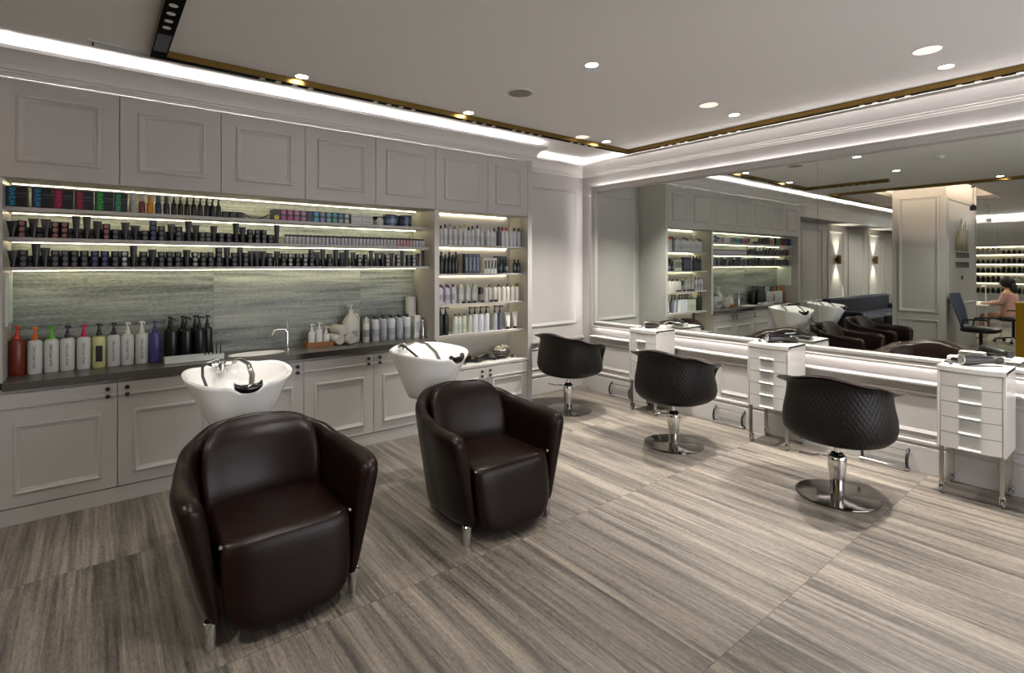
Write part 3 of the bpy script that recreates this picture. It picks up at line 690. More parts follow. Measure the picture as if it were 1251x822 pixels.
for i, x in enumerate((3.294, 3.337, 3.381, 3.426)):
    o = MB().box(-.019, .019, -.02, .03, 0, .165).build('product_box', cm('d0d2c8'), bevel=.001); MB().box(-.012, .012, -.0206, -.0201, .05, .14).build('print', cm('26282a'), o); o.location = (F(x), yt, z2)
    tag(o, 'white and black box on the second tall-niche shelf, %s after navy boxes' % nth(i), 'box', 'white and black boxes in the tall shelving')
o = MB().box(-.075, .075, .0, .05, 0, .185).build('gift_box', cm('121c16'), bevel=.001); MB().box(-.06, .06, -.0008, -.0002, .02, .165).build('window', cm('26342c'), o); o.location = (F(3.55), yt + .03, z2); tag(o, 'wide dark green gift box standing behind bottles', 'box')
for x, b, lab in ((3.50, '1c2620', 'dark bottle in front of the green gift box'), (3.585, '30343a', 'grey-labelled bottle before the green gift box'), (3.70, '15171a', 'black bottle after the green gift box'), (3.75, '1a1c20', 'last black bottle by the tall niche side')):
    o = P_bottle(.021, .15, b, '101012', .03, .5, 'bottle', .02, '8a8e94' if '30' in b else '50545a'); o.location = (F(x), yt - .01, z2); tag(o, lab, 'bottle')
s3 = [2.734, 2.773, 2.811, 2.85, 2.89, 2.929, 2.98, 3.02, 3.066, 3.103, 3.144, 3.187]
for i, x in enumerate(s3):
    cap = '4a2a66' if i < 5 else ('8cc048' if i in (9, 10) else 'cfd0cc')
    o = P_bottle(.020, (.20, .185)[i % 2], ('b9b6c2' if i < 5 else 'b0b4b4'), cap, .03, .5, 'bottle', .02, '9a98a4' if i < 5 else 'c4c6c4'); o.location = (F(x), yt + (.02 if i % 2 else -.01), z3)
    tag(o, '%s-capped pale bottle on the third tall-niche shelf, %s from post' % ('purple' if i < 5 else 'green' if i in (9, 10) else 'white', nth(i)), 'bottle', 'pale bottles in the tall shelving')
for i, x in enumerate((3.0, 3.07, 3.14, 3.24, 3.36, 3.42)):
    put('lowdish', lambda: P_jar(.02, .02, '141416', '101012', '2a2a2c'), (F(x), 4.515, z3), 0, 'flat black pot at the shelf edge, %s from the post' % nth(i), 'pot', 'flat black pots in the tall shelving')
o = P_bottle(.026, .16, '8a8c8e', '121214', .075, .95, 'bottle', .005, None); o.location = (F(3.24), yt, z3); tag(o, 'bottle with a big black cap between pale bottles', 'bottle')
for i, x in enumerate((3.305, 3.359, 3.426, 3.482, 3.55, 3.608, 3.678, 3.737)):
    o = P_bottle(.024, .185, 'd2d0c8', ('b8a890', '50525a', 'b8a890', '34363c')[i % 4], .03, .42, 'bottle', .025, None); o.location = (F(x), yt, z3)
    tag(o, 'white bottle on the third tall-niche shelf, %s after the big black cap' % nth(i), 'bottle', 'white bottles on the third tall shelf')
for x, lab in ((2.744, 'black pump bottle touching the post'), (2.806, 'black pump bottle second from the post')):
    o = P_pump(.029, .215, '101614', '0c0c0e', None, None, .03, .065); o.location = (F(x), yt, z4); tag(o, lab + ' on the lowest niche shelf', 'bottle')
for i, x in enumerate((2.92, 2.97, 3.031)):
    o = P_bottle(.026, .205, 'c4cabc', '2e6a50', .02, .4, 'bottle', .03, 'b0bcae'); o.location = (F(x), yt, z4); tag(o, 'cream bottle with green cap, %s from the black pump bottles' % nth(i), 'bottle', 'green-capped bottles in the tall shelving')
for i, (x, b) in enumerate(((3.10, 'c2c4b4'), (3.165, 'cfd2d8'), (3.24, 'cfd2d8'), (3.315, 'cfd2d8'), (3.43, 'a8acb4'), (3.50, '585e74'))):
    o = P_pump(.033 if i in (1, 2, 3) else .024, .19, b, '101012', None, None, .02, .075); o.location = (F(x), yt, z4)
    tag(o, '%s pump bottle with black pump, %s after the green caps' % ('slate' if i == 5 else 'pale', nth(i)), 'bottle', 'pale pump bottles in the tall shelving')
for i, x in enumerate((3.61, 3.715)):
    put('wtube', lambda: P_tube(.085, .185, 'd0d0cc', '4a1a20', .022), (F(x), yt - .0, z4), 0, 'white squeeze tube on dark red cap, %s from the pumps' % nth(i), 'tube', 'white tubes in the tall shelving')

# hair dryers and ornament on the low cupboard top
def dryer(bm, bc):
    o = MB().lathe([(.020, -.13), (.024, -.125), (.028, -.07), (.037, -.02), (.041, .03), (.038, .06), (.02, .07)], 18, (0, 0, .042), 'X').build('hair_dryer', bm)
    MB().tube([(.02, 0, .03), (.03, -.06, .022), (.04, -.13, .019)], [.017, .018, .016], 12).build('handle', bc, o)
    MB().lathe([(.036, .06), (.036, .066), (.01, .072)], 18, (0, 0, .042), 'X').build('rear_grille', STEEL, o)
    MB().lathe([(.019, -.131), (.028, -.15), (.026, -.18)], 16, (0, 0, .042), 'X').build('nozzle', BLACKP, o)
    MB().tube([(.04, -.13, .019), (.07, -.155, .008), (.10, -.12, .006), (.09, -.05, .006), (.13, -.01, .006)], .004, 6).build('cord', RUB, o)
    return o
for i, (x, y, a) in enumerate(((2.85, 4.60, .5), (3.07, 4.64, .35), (3.29, 4.61, .5))):
    put('dry', lambda: dryer(BLACKP, BLACKP), (x, y, .5725), a, 'black hair dryer lying on the low cupboard top, %s from the post' % nth(i), 'hair dryer', 'hair dryers under the tall shelves')
t = empty('wire_basket', (3.52, 4.60, .572), 0, 'round dark wire basket holding white blossoms', 'basket')
for z, r_ in ((.004, .05), (.03, .075), (.06, .09), (.085, .095)):
    MB().tube([(r_ * math.cos(q), r_ * math.sin(q), z) for q in [2 * PI * k / 24 for k in range(25)]], .003, 6).build('hoop', BLACKM, t)
w_ = MB()
for k in range(16):
    q = 2 * PI * k / 16; w_.tube([(r_ * math.cos(q), r_ * math.sin(q), z) for z, r_ in ((.004, .05), (.03, .075), (.06, .09), (.085, .095))], .002, 5)
w_.build('wire', BLACKM, t); MB().cyl(.05, .004, (0, 0, .001), 20).build('base', BLACKM, t)
def blossom():
    mb = MB()
    for k in range(5):
        q = 2 * PI * k / 5; mb.se((.022 * math.cos(q), .022 * math.sin(q), .012), .02, .013, .007, 1, 1, 10, 6, Matrix.Rotation(q, 3, 'Z') @ Matrix.Rotation(-.5, 3, 'Y'))
    o = mb.build('blossom', cm('d8d8d0', .6)); MB().se((0, 0, .01), .008, .008, .008, 1, 1, 8, 6).build('centre', cm('c8a850'), o); return o
for i in range(9):
    a = i * 2.4; r_ = .02 + .006 * i
    put('blossom', blossom, (3.52 + r_ * math.cos(a), 4.60 + r_ * math.sin(a), .572 + .085 + .02 * (i % 3) - .0005 * i * i), a, 'white blossom in the dark wire basket, %s from its centre' % nth(i), 'flower', 'blossoms in the wire basket')
o = P_jar(.014, .03, '1a1a1c', '101012', '303034'); o.location = (3.645, 4.56, .572); tag(o, 'tiny black pot beside the wire basket', 'pot')

# ------------------------------------------------------------------ wash chairs
def lerp(a, b, t): return a + (b - a) * t
def interp(t, tab):
    for (t0, v0), (t1, v1) in zip(tab[:-1], tab[1:]):
        if t <= t1:
            u = (t - t0) / (t1 - t0); u = u * u * (3 - 2 * u); return lerp(v0, v1, u)
    return tab[-1][1]
def wash_chair(label, loc):
    root = empty('wash_chair', loc, 0, label, 'salon wash chair', 'wash chairs')
    # shell: U in plan, rounded wall section leaning outward; s runs from one arm front round the back to the other
    plan = [(-.322, -.03), (-.332, .12), (-.325, .28), (-.310, .42), (-.275, .54), (-.19, .635), (-.065, .675), (.065, .675), (.19, .635), (.275, .54), (.310, .42), (.325, .28), (.332, .12), (.322, -.03)]
    NP = 44
    def P(s):
        q = s * (len(plan) - 1); i = min(int(q), len(plan) - 2); u = q - i
        p0, p1, p2, p3 = [Vector(plan[max(0, min(len(plan) - 1, j))]) for j in (i - 1, i, i + 1, i + 2)]
        return .5 * ((2 * p1) + (p2 - p0) * u + (2 * p0 - 5 * p1 + 4 * p2 - p3) * u * u + (3 * p1 - p0 - 3 * p2 + p3) * u ** 3)
    rings = []
    ss = [0, .004, .012, .026] + [.05 + .9 * k / NP for k in range(NP + 1)] + [.974, .988, .996, 1]
    for s in ss:
        p = P(s); d = (P(min(1, s + .01)) - P(max(0, s - .01))).normalized(); n = Vector((-d.y, d.x))     # points outwards
        if n.dot(p - Vector((0, .3))) < 0: n = -n
        e = min(s, 1 - s) * 2                                   # 0 arm front .. 1 back centre
        top = interp(e, [(0, .615), (.07, .650), (.22, .655), (.42, .672), (.62, .715), (.82, .765), (1, .775)])
        bot = interp(e, [(0, .105), (.3, .075), (.6, .055), (1, .06)])
        th = interp(e, [(0, .050), (.15, .052), (.5, .042), (1, .034)])       # half thickness at top
        lean = interp(e, [(0, .062), (.15, .068), (.35, .052), (.6, .042), (1, .04)])
        cap = min(1., (min(s, 1 - s) / .026)); cap = math.sqrt(max(0, 1 - (1 - cap) ** 2)) * .86 + .14
        ring = []
        H = top - bot
        def at(off, z):
            w = (z - bot) / H
            c = lean * (w ** 1.1) - .035 * (1 - w)
            return (p.x + n.x * (c + off), p.y + n.y * (c + off), z)
        hb = .026
        for z, o in ((bot, .55 * hb), (bot + .02, hb), (bot + H * .3, lerp(hb, th, .35)), (bot + H * .6, lerp(hb, th, .75)), (bot + H * .82, th), (top - .035, th * .98), (top - .012, th * .72), (top, th * .25)): ring.append(at(o * cap, lerp(z, bot + H * .55, (1 - cap) * .12)))
        for z, o in ((top, -.25 * th), (top - .012, -.72 * th), (top - .035, -.98 * th), (bot + H * .82, -th), (bot + H * .6, -lerp(hb, th, .75)), (bot + H * .3, -lerp(hb, th, .35)), (bot + .02, -hb), (bot, -.55 * hb)): ring.append(at(o * cap, lerp(z, bot + H * .55, (1 - cap) * .12)))
        rings.append(ring)
    MB().loft(rings).build('armrest_shell', LEATHER, root, sub=1, angle=80)
    # back cushion, leaning
    rb = Matrix.Rotation(R(-14), 3, 'X')
    bk = MB()
    rg = []
    for i in range(15):
        t = i / 14; z = lerp(.36, .80, t)
        yy = lerp(.47, .60, t) - .012 * math.sin(PI * t)
        hw = interp(t, [(0, .275), (.5, .285), (.75, .275), (.92, .235), (1, .15)])
        dp = interp(t, [(0, .03), (.3, .055), (.8, .05), (.95, .035), (1, .012)])
        ring = []
        for k in range(28):
            a = 2 * PI * k / 28; c, s_ = math.cos(a), math.sin(a)
            x = hw * math.copysign(abs(c) ** .45, c); curve = .10 * (x / .29) ** 2
            ring.append((x, yy - curve * .8 + dp * math.copysign(abs(s_) ** .7, s_), z))
        rg.append(ring)
    bk.loft(rg).build('backrest', LEATHER, root, sub=1, angle=80)
    MB().se((0, .25, .375),   .282, .295, .065, .42, .28, 36, 14).build('seat', LEATHER, root, angle=80)
    # hanging front panel (leg rest)
    rg = []
    prof = [(.02, .435, .262), (-.012, .437, .272), (-.036, .425, .278), (-.050, .39, .281), (-.062, .31, .281), (-.076, .22, .277), (-.088, .14, .266), (-.094, .09, .238), (-.088, .060, .20), (-.070, .045, .15), (-.03, .045, .14)]
    for y, z, hw in prof:
        ring = []
        for k in range(20):
            u = -1 + 2 * k / 19; x = hw * math.copysign(abs(u) ** .8, u)
            ring.append((x, y + .035 * abs(u) ** 5, z))
        for k in range(20):
            u = 1 - 2 * k / 19; x = (hw - .006) * math.copysign(abs(u) ** .8, u)
            zz = max(z, .06) if z < .2 else min(z, .41); ring.append((x, max(y + .055, -.02) + .02 * abs(u) ** 5, zz))
        rg.append(ring)
    MB().loft(rg).build('leg_rest', LEATHER, root, sub=1, angle=80)
    for x in (-.30, .30):
        MB().lathe([(.020, .0), (.022, .004), (.028, .115), (.024, .12)], 18, (x * 1.02, .02, 0)).build('leg', CHROME, root)
    for x in (-.22, .22):
        MB().lathe([(.02, .0), (.022, .004), (.026, .11)], 18, (x, .55, 0)).build('leg', CHROME, root)
    for x in (-.275, .275):
        MB().lathe([(.008, 0), (.008, -.01), (.004, -.014)], 10, (x, -.012, .425), 'Y').build('pivot_pin', CHROME, root)
    MB().box(-.24, .24, .08, .6, .10, .33).build('underframe', BLACKM, root, bevel=.01)
    return root
def wash_basin(label, loc):
    root = empty('shampoo_basin', loc, 0, label, 'basin', 'shampoo basins')
    n = 56
    def ring(a, b, cy, z, tilt, notch=0., e=.80):
        out = []
        for k in range(n):
            t = 2 * PI * k / n; c, s_ = math.cos(t), math.sin(t)
            x = a * math.copysign(abs(c) ** e, c); y = b * math.copysign(abs(s_) ** e, s_)
            wide = 1 + .10 * (y / max(b, 1e-3)) * 0
            dz = tilt * y
            dn = 0
            if s_ < 0 and notch: dn = -notch * math.exp(-(x / .082) ** 4)
            sag = -.014 * math.exp(-((abs(c) - .45) / .25) ** 2) * (1 if notch else 0)
            out.append((x * wide, cy + y, z + dz + dn + sag))
        return out
    rg = [ring(.10, .11, .02, .60, 0), ring(.125, .135, .02, .602, 0), ring(.155, .165, .015, .66, .02), ring(.20, .200, .01, .75, .06), ring(.25, .235, .005, .86, .08, .025), ring(.285, .262, 0, .932, .09, .05), ring(.294, .270, 0, .950, .09, .052), ring(.292, .268, 0, .957, .09, .053),
          ring(.278, .253, 0, .956, .09, .053), ring(.268, .243, 0, .944, .09, .048), ring(.235, .21, .01, .86, .05), ring(.18, .165, .02, .79, .02), ring(.08, .08, .03, .765, 0), ring(.02, .02, .03, .762, 0)]
    MB().loft(rg, True, True).build('bowl', CERAMIC, root, angle=60)
    # black gel neck rest at the notch
    nr = MB(); rr = []
    for k in range(13):
        x = -.072 + .144 * k / 12; u = x / .072
        zc = .898 + .022 * u * u * u * u - .0; yc = -.258 + .014 * u * u
        w = .026 * (1 - .25 * u * u)
        rr.append([(x, yc + .022 * math.cos(q) - .004, zc + w * math.sin(q)) for q in [2 * PI * j / 12 for j in range(12)]])
    nr.loft(rr).build('neck_rest', BLACKG, root)
    MB().cyl(.026, .006, (0, .03, .763), 16).build('drain', CHROME, root)
    # mixer
    mx_ = MB().lathe([(.026, .93), (.026, .99), (.02, 1.0)], 16, (-.06, .20, 0)); mx_.tube([(-.115, .20, .975), (-.005, .20, .975)], .016, 12)
    mx_.cyl(.034, .02, (-.06, .20, .925), 16)
    mx_.build('mixer_tap', CHROME, root)
    MB().tube([(-.06, .20, 1.0), (-.10, .15, 1.02), (-.15, .12, 1.01)], .006, 8).build('lever', CHROME, root)
    MB().tube([(-.005, .20, .975), (.04, .16, 1.0), (.07, .08, .98), (.075, .0, .92), (.06, -.05, .86)], [.012, .013, .014, .018, .02], 10).build('shower_handle', CHROME, root)
    MB().tube([(-.115, .20, .975), (-.15, .16, .995), (-.18, .08, .99), (-.19, .0, .95), (-.18, -.07, .90)], .008, 8).build('hose', BLACKP, root)
    MB().lathe([(.052, .46), (.052, .57), (.10, .60)], 24, (0, .0, 0)).build('collar', STEEL, root)
    MB().lathe([(.085, .50), (.09, .505), (.09, .52), (.085, .525)], 24, (0, 0, 0)).build('flange', WHITEP, root)
    MB().tube([(0, 0, .47), (0, -.03, .42), (0, -.15, .36), (0, -.22, .30), (0, -.24, .0)], [.045, .045, .045, .05, .07], 20).build('pedestal', GREYP, root)
    return root
W1, W2 = .686, 1.968
wash_chair('brown leather wash chair below the sink, nearer the coloured bottles', (W1, 2.47, 0))
wash_chair('brown leather wash chair nearer the tall lit shelving', (W2, 2.47, 0))
wash_basin('white shampoo basin with black neck rest before the oval sink', (W1, 3.51, 0))
wash_basin('white shampoo basin with black neck rest nearer the tall shelving', (W2 + .03, 3.51, 0)).rotation_euler = (0, 0, R(24))

# ------------------------------------------------------------------ styling chairs
def styling_chair(label, loc, rz):
    root = empty('styling_chair', loc, rz, label, 'salon chair', 'styling chairs')
    n = 64
    def rim(t):            # t angle, 0 = front (+x)
        a = abs((t + PI) % (2 * PI) - PI) / PI      # 0 front .. 1 back
        return interp(a, [(0, .50), (.15, .51), (.21, .65), (.27, .70), (.5, .765), (.75, .83), (1, .875)])
    def ring(f, g, extra=0.):
        out = []
        for k in range(n):
            t = 2 * PI * k / n; c, s_ = math.cos(t), math.sin(t)
            rx, ry = .345, .335
            x = rx * f * math.copysign(abs(c) ** .86, c); y = ry * f * math.copysign(abs(s_) ** .86, s_)
            z = .385 + (rim(t) - .385) * g
            l = math.hypot(c, s_)
            out.append((x + c * extra + .03, y + s_ * extra, z))
        return out
    rg = [ring(.05, 0), ring(.45, .0), ring(.72, .02), ring(.88, .075), ring(.985, .17), ring(1.02, .30), ring(1.0, .5), ring(.955, .7), ring(.93, .86), ring(.94, .93)]
    lipo = [ring(.96, .95, .008), ring(.985, .975, .040), ring(.985, .99, .046), ring(.975, 1.0, .036)]
    inn = [ring(.955, 1.0, .0), ring(.90, .985, -.012), ring(.865, .93, -.02), ring(.85, .7, -.02), ring(.84, .45, -.02), ring(.80, .3, -.02), ring(.4, .25, 0), ring(.05, .25, 0)]
    sh = MB(); sh.loft(rg + lipo[:1], True, False).build('quilted_shell', QUILT, root, angle=80)
    MB().loft(lipo + inn, False, True).build('inner_lining', LEATHER, root, angle=80)
    MB().se((.05, 0, .475), .265, .255, .055, .5, .45, 32, 12).build('seat_cushion', LEATHER, root, angle=80)
    MB().cyl(.018, .13, (0, 0, .27), 16).build('piston', CHROME, root)
    MB().cbox(0, 0, .378, .16, .16, .014).build('mounting_plate', BLACKM, root)
    MB().lathe([(.046, .012), (.044, .03), (.043, .07), (.047, .13), (.056, .20), (.060, .245), (.058, .27), (.050, .285), (.042, .29), (.03, .293)], 32).build('pump_column', CHROME, root)
    MB().lathe([(.036, .2928), (.038, .297), (.03, .30), (.02, .302)], 24).build('column_collar', BLACKG, root)
    MB().lathe([(.252, 0), (.257, .004), (.255, .009), (.243, .012), (.06, .014), (.05, .016)], 56).build('base_plate', mat('polished_dark_steel', '6d6a66', .12, 1.), root)
    MB().tube([(.0, .03, .26), (-.02, .10, .265), (-.035, .14, .255), (-.06, .19, .262), (-.075, .22, .265)], .006, 8).build('foot_lever', CHROME, root)
    return root
SC = [(4.09, 4.13), (4.045, 2.755), (4.035, 1.435)]
for (x, y), lab in zip(SC, ('dark brown quilted styling chair by the alcove corner', 'dark brown quilted styling chair between first and second trolley', 'dark brown quilted styling chair nearest the last trolley')):
    styling_chair(lab, (x, y, 0), R(6))

# ------------------------------------------------------------------ trolleys
def trolley(label, y):
    root = empty('drawer_trolley', (4.62, y, 0), 0, label, 'trolley', 'drawer trolleys')
    W, D, Z0, Z1 = .36, .345, .335, .90
    b = MB(); b.box(.012, D, -W / 2, -W / 2 + .018, Z0, Z1); b.box(.012, D, W / 2 - .018, W / 2, Z0, Z1); b.box(.03, D, -W / 2 + .018, W / 2 - .018, Z0, Z1 - .02)
    def bow(z0, z1, y0, y1, x_off, depth, th=.018, n=12):
        rgs = []
        for i in range(n + 1):
            yy = lerp(y0, y1, i / n); bx = x_off - depth * (1 - (2 * yy / W) ** 2)
            rgs.append([(bx, yy, z0), (bx + th, yy, z0), (bx + th, yy, z1), (bx, yy, z1)])
        return rgs
    b.build('cabinet_body', WHITEL, root, bevel=.003)
    tp = MB(); tp.loft(bow(Z1 - .035, Z1, -W / 2, W / 2, .012, .022, .03)); tp.box(.03, D, -W / 2, W / 2, Z1 - .0195, Z1 + .0005); tp.build('top', WHITEL, root, bevel=.002)
    zs = [.338, .444, .550, .656, .762, .862]
    for i in range(5):
        z0, z1 = zs[i], zs[i + 1]
        dr = MB().loft(bow(z0 + .0018, z1 - .0018, -W / 2 + .021, W / 2 - .021, .016, .022)).build('drawer', WHITEL, root)
        MB().loft(bow(z0 + .022, z1 - .004, -.055, .055, .0155, .022, .004, 6)).build('recess', RECESS, dr)
        rgs = []
        for k in range(7):
            yy = lerp(-.058, .058, k / 6); bx = .016 - .022 * (1 - (2 * yy / W) ** 2)
            rgs.append([(bx + .004, yy, z0 + .004), (bx - .016, yy, z0 + .006), (bx - .018, yy, z0 + .014), (bx - .004, yy, z0 + .022), (bx + .004, yy, z0 + .022)])
        MB().loft(rgs).build('handle', WHITEP, dr)
    for x in (.03, D - .03):
        for yy in (-W / 2 + .022, W / 2 - .022):
            l = MB().cbox(x, yy, .205, .022, .022, .26).build('leg', STEEL, root)
            c = MB(); c.box(x - .004, x + .032, yy - .015, yy - .012, .028, .075); c.box(x - .004, x + .032, yy + .012, yy + .015, .028, .075); c.box(x - .006, x + .026, yy - .015, yy + .015, .07, .077); c.build('caster_fork', CHROME, l)
            MB().lathe([(.016, -.010), (.027, -.007), (.0275, 0), (.027, .007), (.016, .010)], 20, (x + .017, yy, .0275), 'Y').build('caster_wheel', mat('grey_wheel', '75726d', .5), l)
    return root
trolley('white drawer trolley nearest the alcove, behind the second chair', 3.545)
trolley('white drawer trolley between second and third styling chair', 2.20)
trolley('white drawer trolley beyond the third styling chair', .835)
def lay(m1, m2, loc, rz, lab):
    o = dryer(m1, m2); o.name = 'hair_dryer'; o.location = loc; o.rotation_euler = (0, 0, rz); tag(o, lab, 'hair dryer'); return o
lay(mat('dark_brown_gloss', '1b1310', .3), BLACKP, (4.80, 3.56, .901), 2.2, 'dark brown hair dryer on the trolley nearest the alcove')
lay(BLACKG, BLACKP, (4.78, 2.21, .901), 2.35, 'black hair dryer on the middle trolley')
lay(BLACKP, BLACKG, (4.76, .85, .901), 2.3, 'black hair dryer on the last trolley by the frame edge')
def folded(loc, lab):
    mb = MB()
    for k in range(3): mb.se((0, 0, .008 + .013 * k), .055 - .002 * k, .08 - .002 * k, .0075, .3, .25, 24, 8)
    o = mb.build('folded_cloth', LINEN); o.location = loc; tag(o, lab, 'cloth'); return o
folded((4.885, 3.47, .9006), 'small white folded cloth on the trolley nearest the alcove')
folded((4.89, .93, .9006), 'small white folded cloth on the last trolley')
o = MB().se((0, 0, .02), .075, .03, .02, .6, .6, 24, 10).build('hair_clipper', BLACKP); MB().box(-.095, -.07, -.018, .018, .012, .028).build('blade', STEEL, o); o.location = (4.90, 2.13, .901); o.rotation_euler = (0, 0, 1.9); tag(o, 'black hair clipper behind the dryer on the middle trolley', 'clipper')

# wall foot rests
for i, ((x, y), lab) in enumerate(zip(SC, ('first chair by the alcove', 'second styling chair', 'third styling chair'))):
    root = empty('foot_rest', (XM - .12, y - .02, 0), 0, 'chrome foot rest on the baseboard facing the ' + lab, 'foot rest', 'foot rests')
    for s_ in (-.15, .15):
        MB().tube([(-.002, s_, .16), (-.03, s_, .15), (-.055, s_, .11), (-.06, s_, .07), (-.05, s_, .03), (-.02, s_, .012), (-.002, s_, .012)], .010, 10).build('bracket', BLACKM, root)
    MB().tube([(-.06, -.165, .02), (-.06, .165, .02)], .010, 12).build('bar', CHROME, root)
    MB().tube([(-.02, -.15, .15), (-.02, .15, .15)], .004, 8).build('rod', CHROME, root)

# ------------------------------------------------------------------ what the mirror shows behind
PX, PY = -1.6, 2.44
pc = MB().box(-3.95, PX, PY, 3.23, 0, ZC + .299)
panel_frame(pc, (PX, PY + .09, .74), (0, 1, 0), (0, 0, 1), (1, 0, 0), .61, 2.1, 1.4)
panel_frame(pc, (PX, PY + .09, .12), (0, 1, 0), (0, 0, 1), (1, 0, 0), .61, .5, 1.2)
pc.box(PX - .001, PX + .025, PY - .02, 3.25, 0, .1)
pc.frame((-3.85, PY, .85), (1, 0, 0), (0, 0, 1), (0, -1, 0), 2.15, 1.95, [(0, 0), (.004, .012), (.03, .014), (.04, 0)])
struct(pc.build('wall_pillar', WALLP), 'panelled greige pillar wall carrying the gold crest', 'pillar')
t = empty('pillar_cove_light', (0, 0, ZC + .27), 0, 'warm cove light round the top of the pillar', 'light strip')
for a, b in (((HX0 + -.1, HY0 - .1, 0), (HX1 + .1, HY0 - .1, 0)), ((HX0 - .1, HY1 + .1, 0), (HX1 + .1, HY1 + .1, 0)), ((HX1 + .12, HY0, 0), (HX1 + .12, HY1, 0))):
    MB().tube([a, b], .008, 6).build('light_strip', mat('led_pillar', 'ffffff', .5, emit='ffe2c8', es=60.), t)
t = empty('gold_crest', (-2.75, PY - .002, 2.06), 0, 'gold crest of upright leaves over two lines of dark lettering', 'sign')
for k, (dx, h, w) in enumerate(((-.42, .42, .05), (-.26, .56, .06), (-.10, .50, .07), (.06, .62, .08), (.22, .48, .07), (.36, .40, .05), (.48, .30, .04))):
    MB().loft([[(dx - w * f, -.012, -.20 + h * t_), (dx + w * f, -.012, -.20 + h * t_), (dx + w * f, 0, -.20 + h * t_), (dx - w * f, 0, -.20 + h * t_)] for t_, f in ((0, .5), (.25, .8), (.5, 1), (.75, .7), (1, .08))]).build('leaf', GOLDL, t)
for z in (-.28, -.46):
    for k in range(8):
        MB().box(-.50 + k * .128, -.50 + k * .128 + .03, -.01, 0, z - .05, z + .05).box(-.50 + k * .128, -.50 + k * .128 + .085, -.01, 0, z + .035, z + .05).build('letter', mat('letter_dark', '3c3c38', .5, .4), t)
o = MB().box(-.06, .06, -.012, 0, -.035, .035).build('switch_plate', cm('3a3c40')); MB().box(-.02, .02, -.016, -.012, -.02, .02).build('rocker', cm('55575a'), o); o.location = (-2.75, PY, 1.36); tag(o, 'small dark switch plate below the gold crest', 'switch')
def sconce():
    root = empty('wall_sconce', (0, 0, 0))
    MB().lathe([(.045, -.10), (.045, .10)], 24, (0, -.07, 0), cap0=False, cap1=False).build('brass_cylinder', BRASS, root)
    MB().box(-.03, .03, -.03, 0, -.05, .05).build('wall_bracket', BRASS, root)
    MB().cyl(.042, .004, (0, -.07, .075), 20).build('lamp', LAMP, root); MB().cyl(.042, .004, (0, -.07, -.079), 20).build('lamp', LAMP, root)
    return root
for x, lab in ((-3.54, 'brass wall sconce on the panel nearer the cabinets'), (-6.02, 'brass wall sconce on the panel farther along')):
    put('sconce', sconce, (x, YB, 1.725), 0, lab, 'sconce', 'wall sconces')
    for s_ in (1, -1):
        l = bpy.data.lights.new('sconce_lamp', 'SPOT'); l.energy = 22; l.spot_size = R(80); l.spot_blend = .5; l.shadow_soft_size = .02; l.color = (1, .9, .75)
        o = bpy.data.objects.new('sconce_lamp', l); C.objects.link(o); o.location = (x, YB - .07, 1.725 + s_ * .085); o.rotation_euler = (PI if s_ > 0 else 0, 0, 0); o['kind'] = 'helper'
t = empty('navy_sofa', (-4.2, 3.95, 0), 0, 'long dark navy velvet sofa under the wall sconces', 'sofa')
MB().box(-1.9, 1.9, 0, .75, .12, .36).build('base', NAVY, t, bevel=.03)
for k in range(3): MB().se((-1.2 + 1.2 * k, .3, .41), .59, .36, .08, .3, .25, 24, 10).build('seat_cushion', NAVY, t)
MB().box(-1.9, 1.9, .58, .80, .3, .86).build('backrest', NAVY, t, bevel=.05)
for x in (-1.9, 1.78): MB().box(x, x + .14, 0, .8, .12, .62).build('armrest', NAVY, t, bevel=.04)
for x in (-1.8, 1.8):
    for y in (.08, .7): MB().cyl(.02, .13, (x, y, 0), 12).build('leg', BRASS, t)
t = empty('flower_vase', (-6.4, 4.35, 0), 0, 'tall vase of bare twigs at the end of the sofa', 'vase')
MB().lathe([(.08, 0), (.12, .2), (.10, .6), (.05, .85), (.07, .95)], 20).build('vase', cm('8a8578'), t)
tw = MB()
for k in range(9):
    a = k * 2.3; tw.tube([(0, 0, .85), (.06 * math.cos(a), .06 * math.sin(a), 1.2), (.2 * math.cos(a), .12 * math.sin(a), 1.65 + .05 * (k % 4))], .006, 5)
tw.build('twigs', GREEN, t)
t = empty('reception_desk', (-.75, .35, 0), 0, 'gold-fronted reception desk at the edge of the mirror', 'desk')
MB().box(-.3, .35, -1.0, 1.04, .06, 1.02).build('front_panel', GOLD, t); MB().box(-.34, .36, -1.03, 1.05, 1.02, 1.05).build('top', GOLD, t, bevel=.004); MB().box(-.27, .32, -.98, 1.0, 0, .06).build('plinth', BLACKM, t)
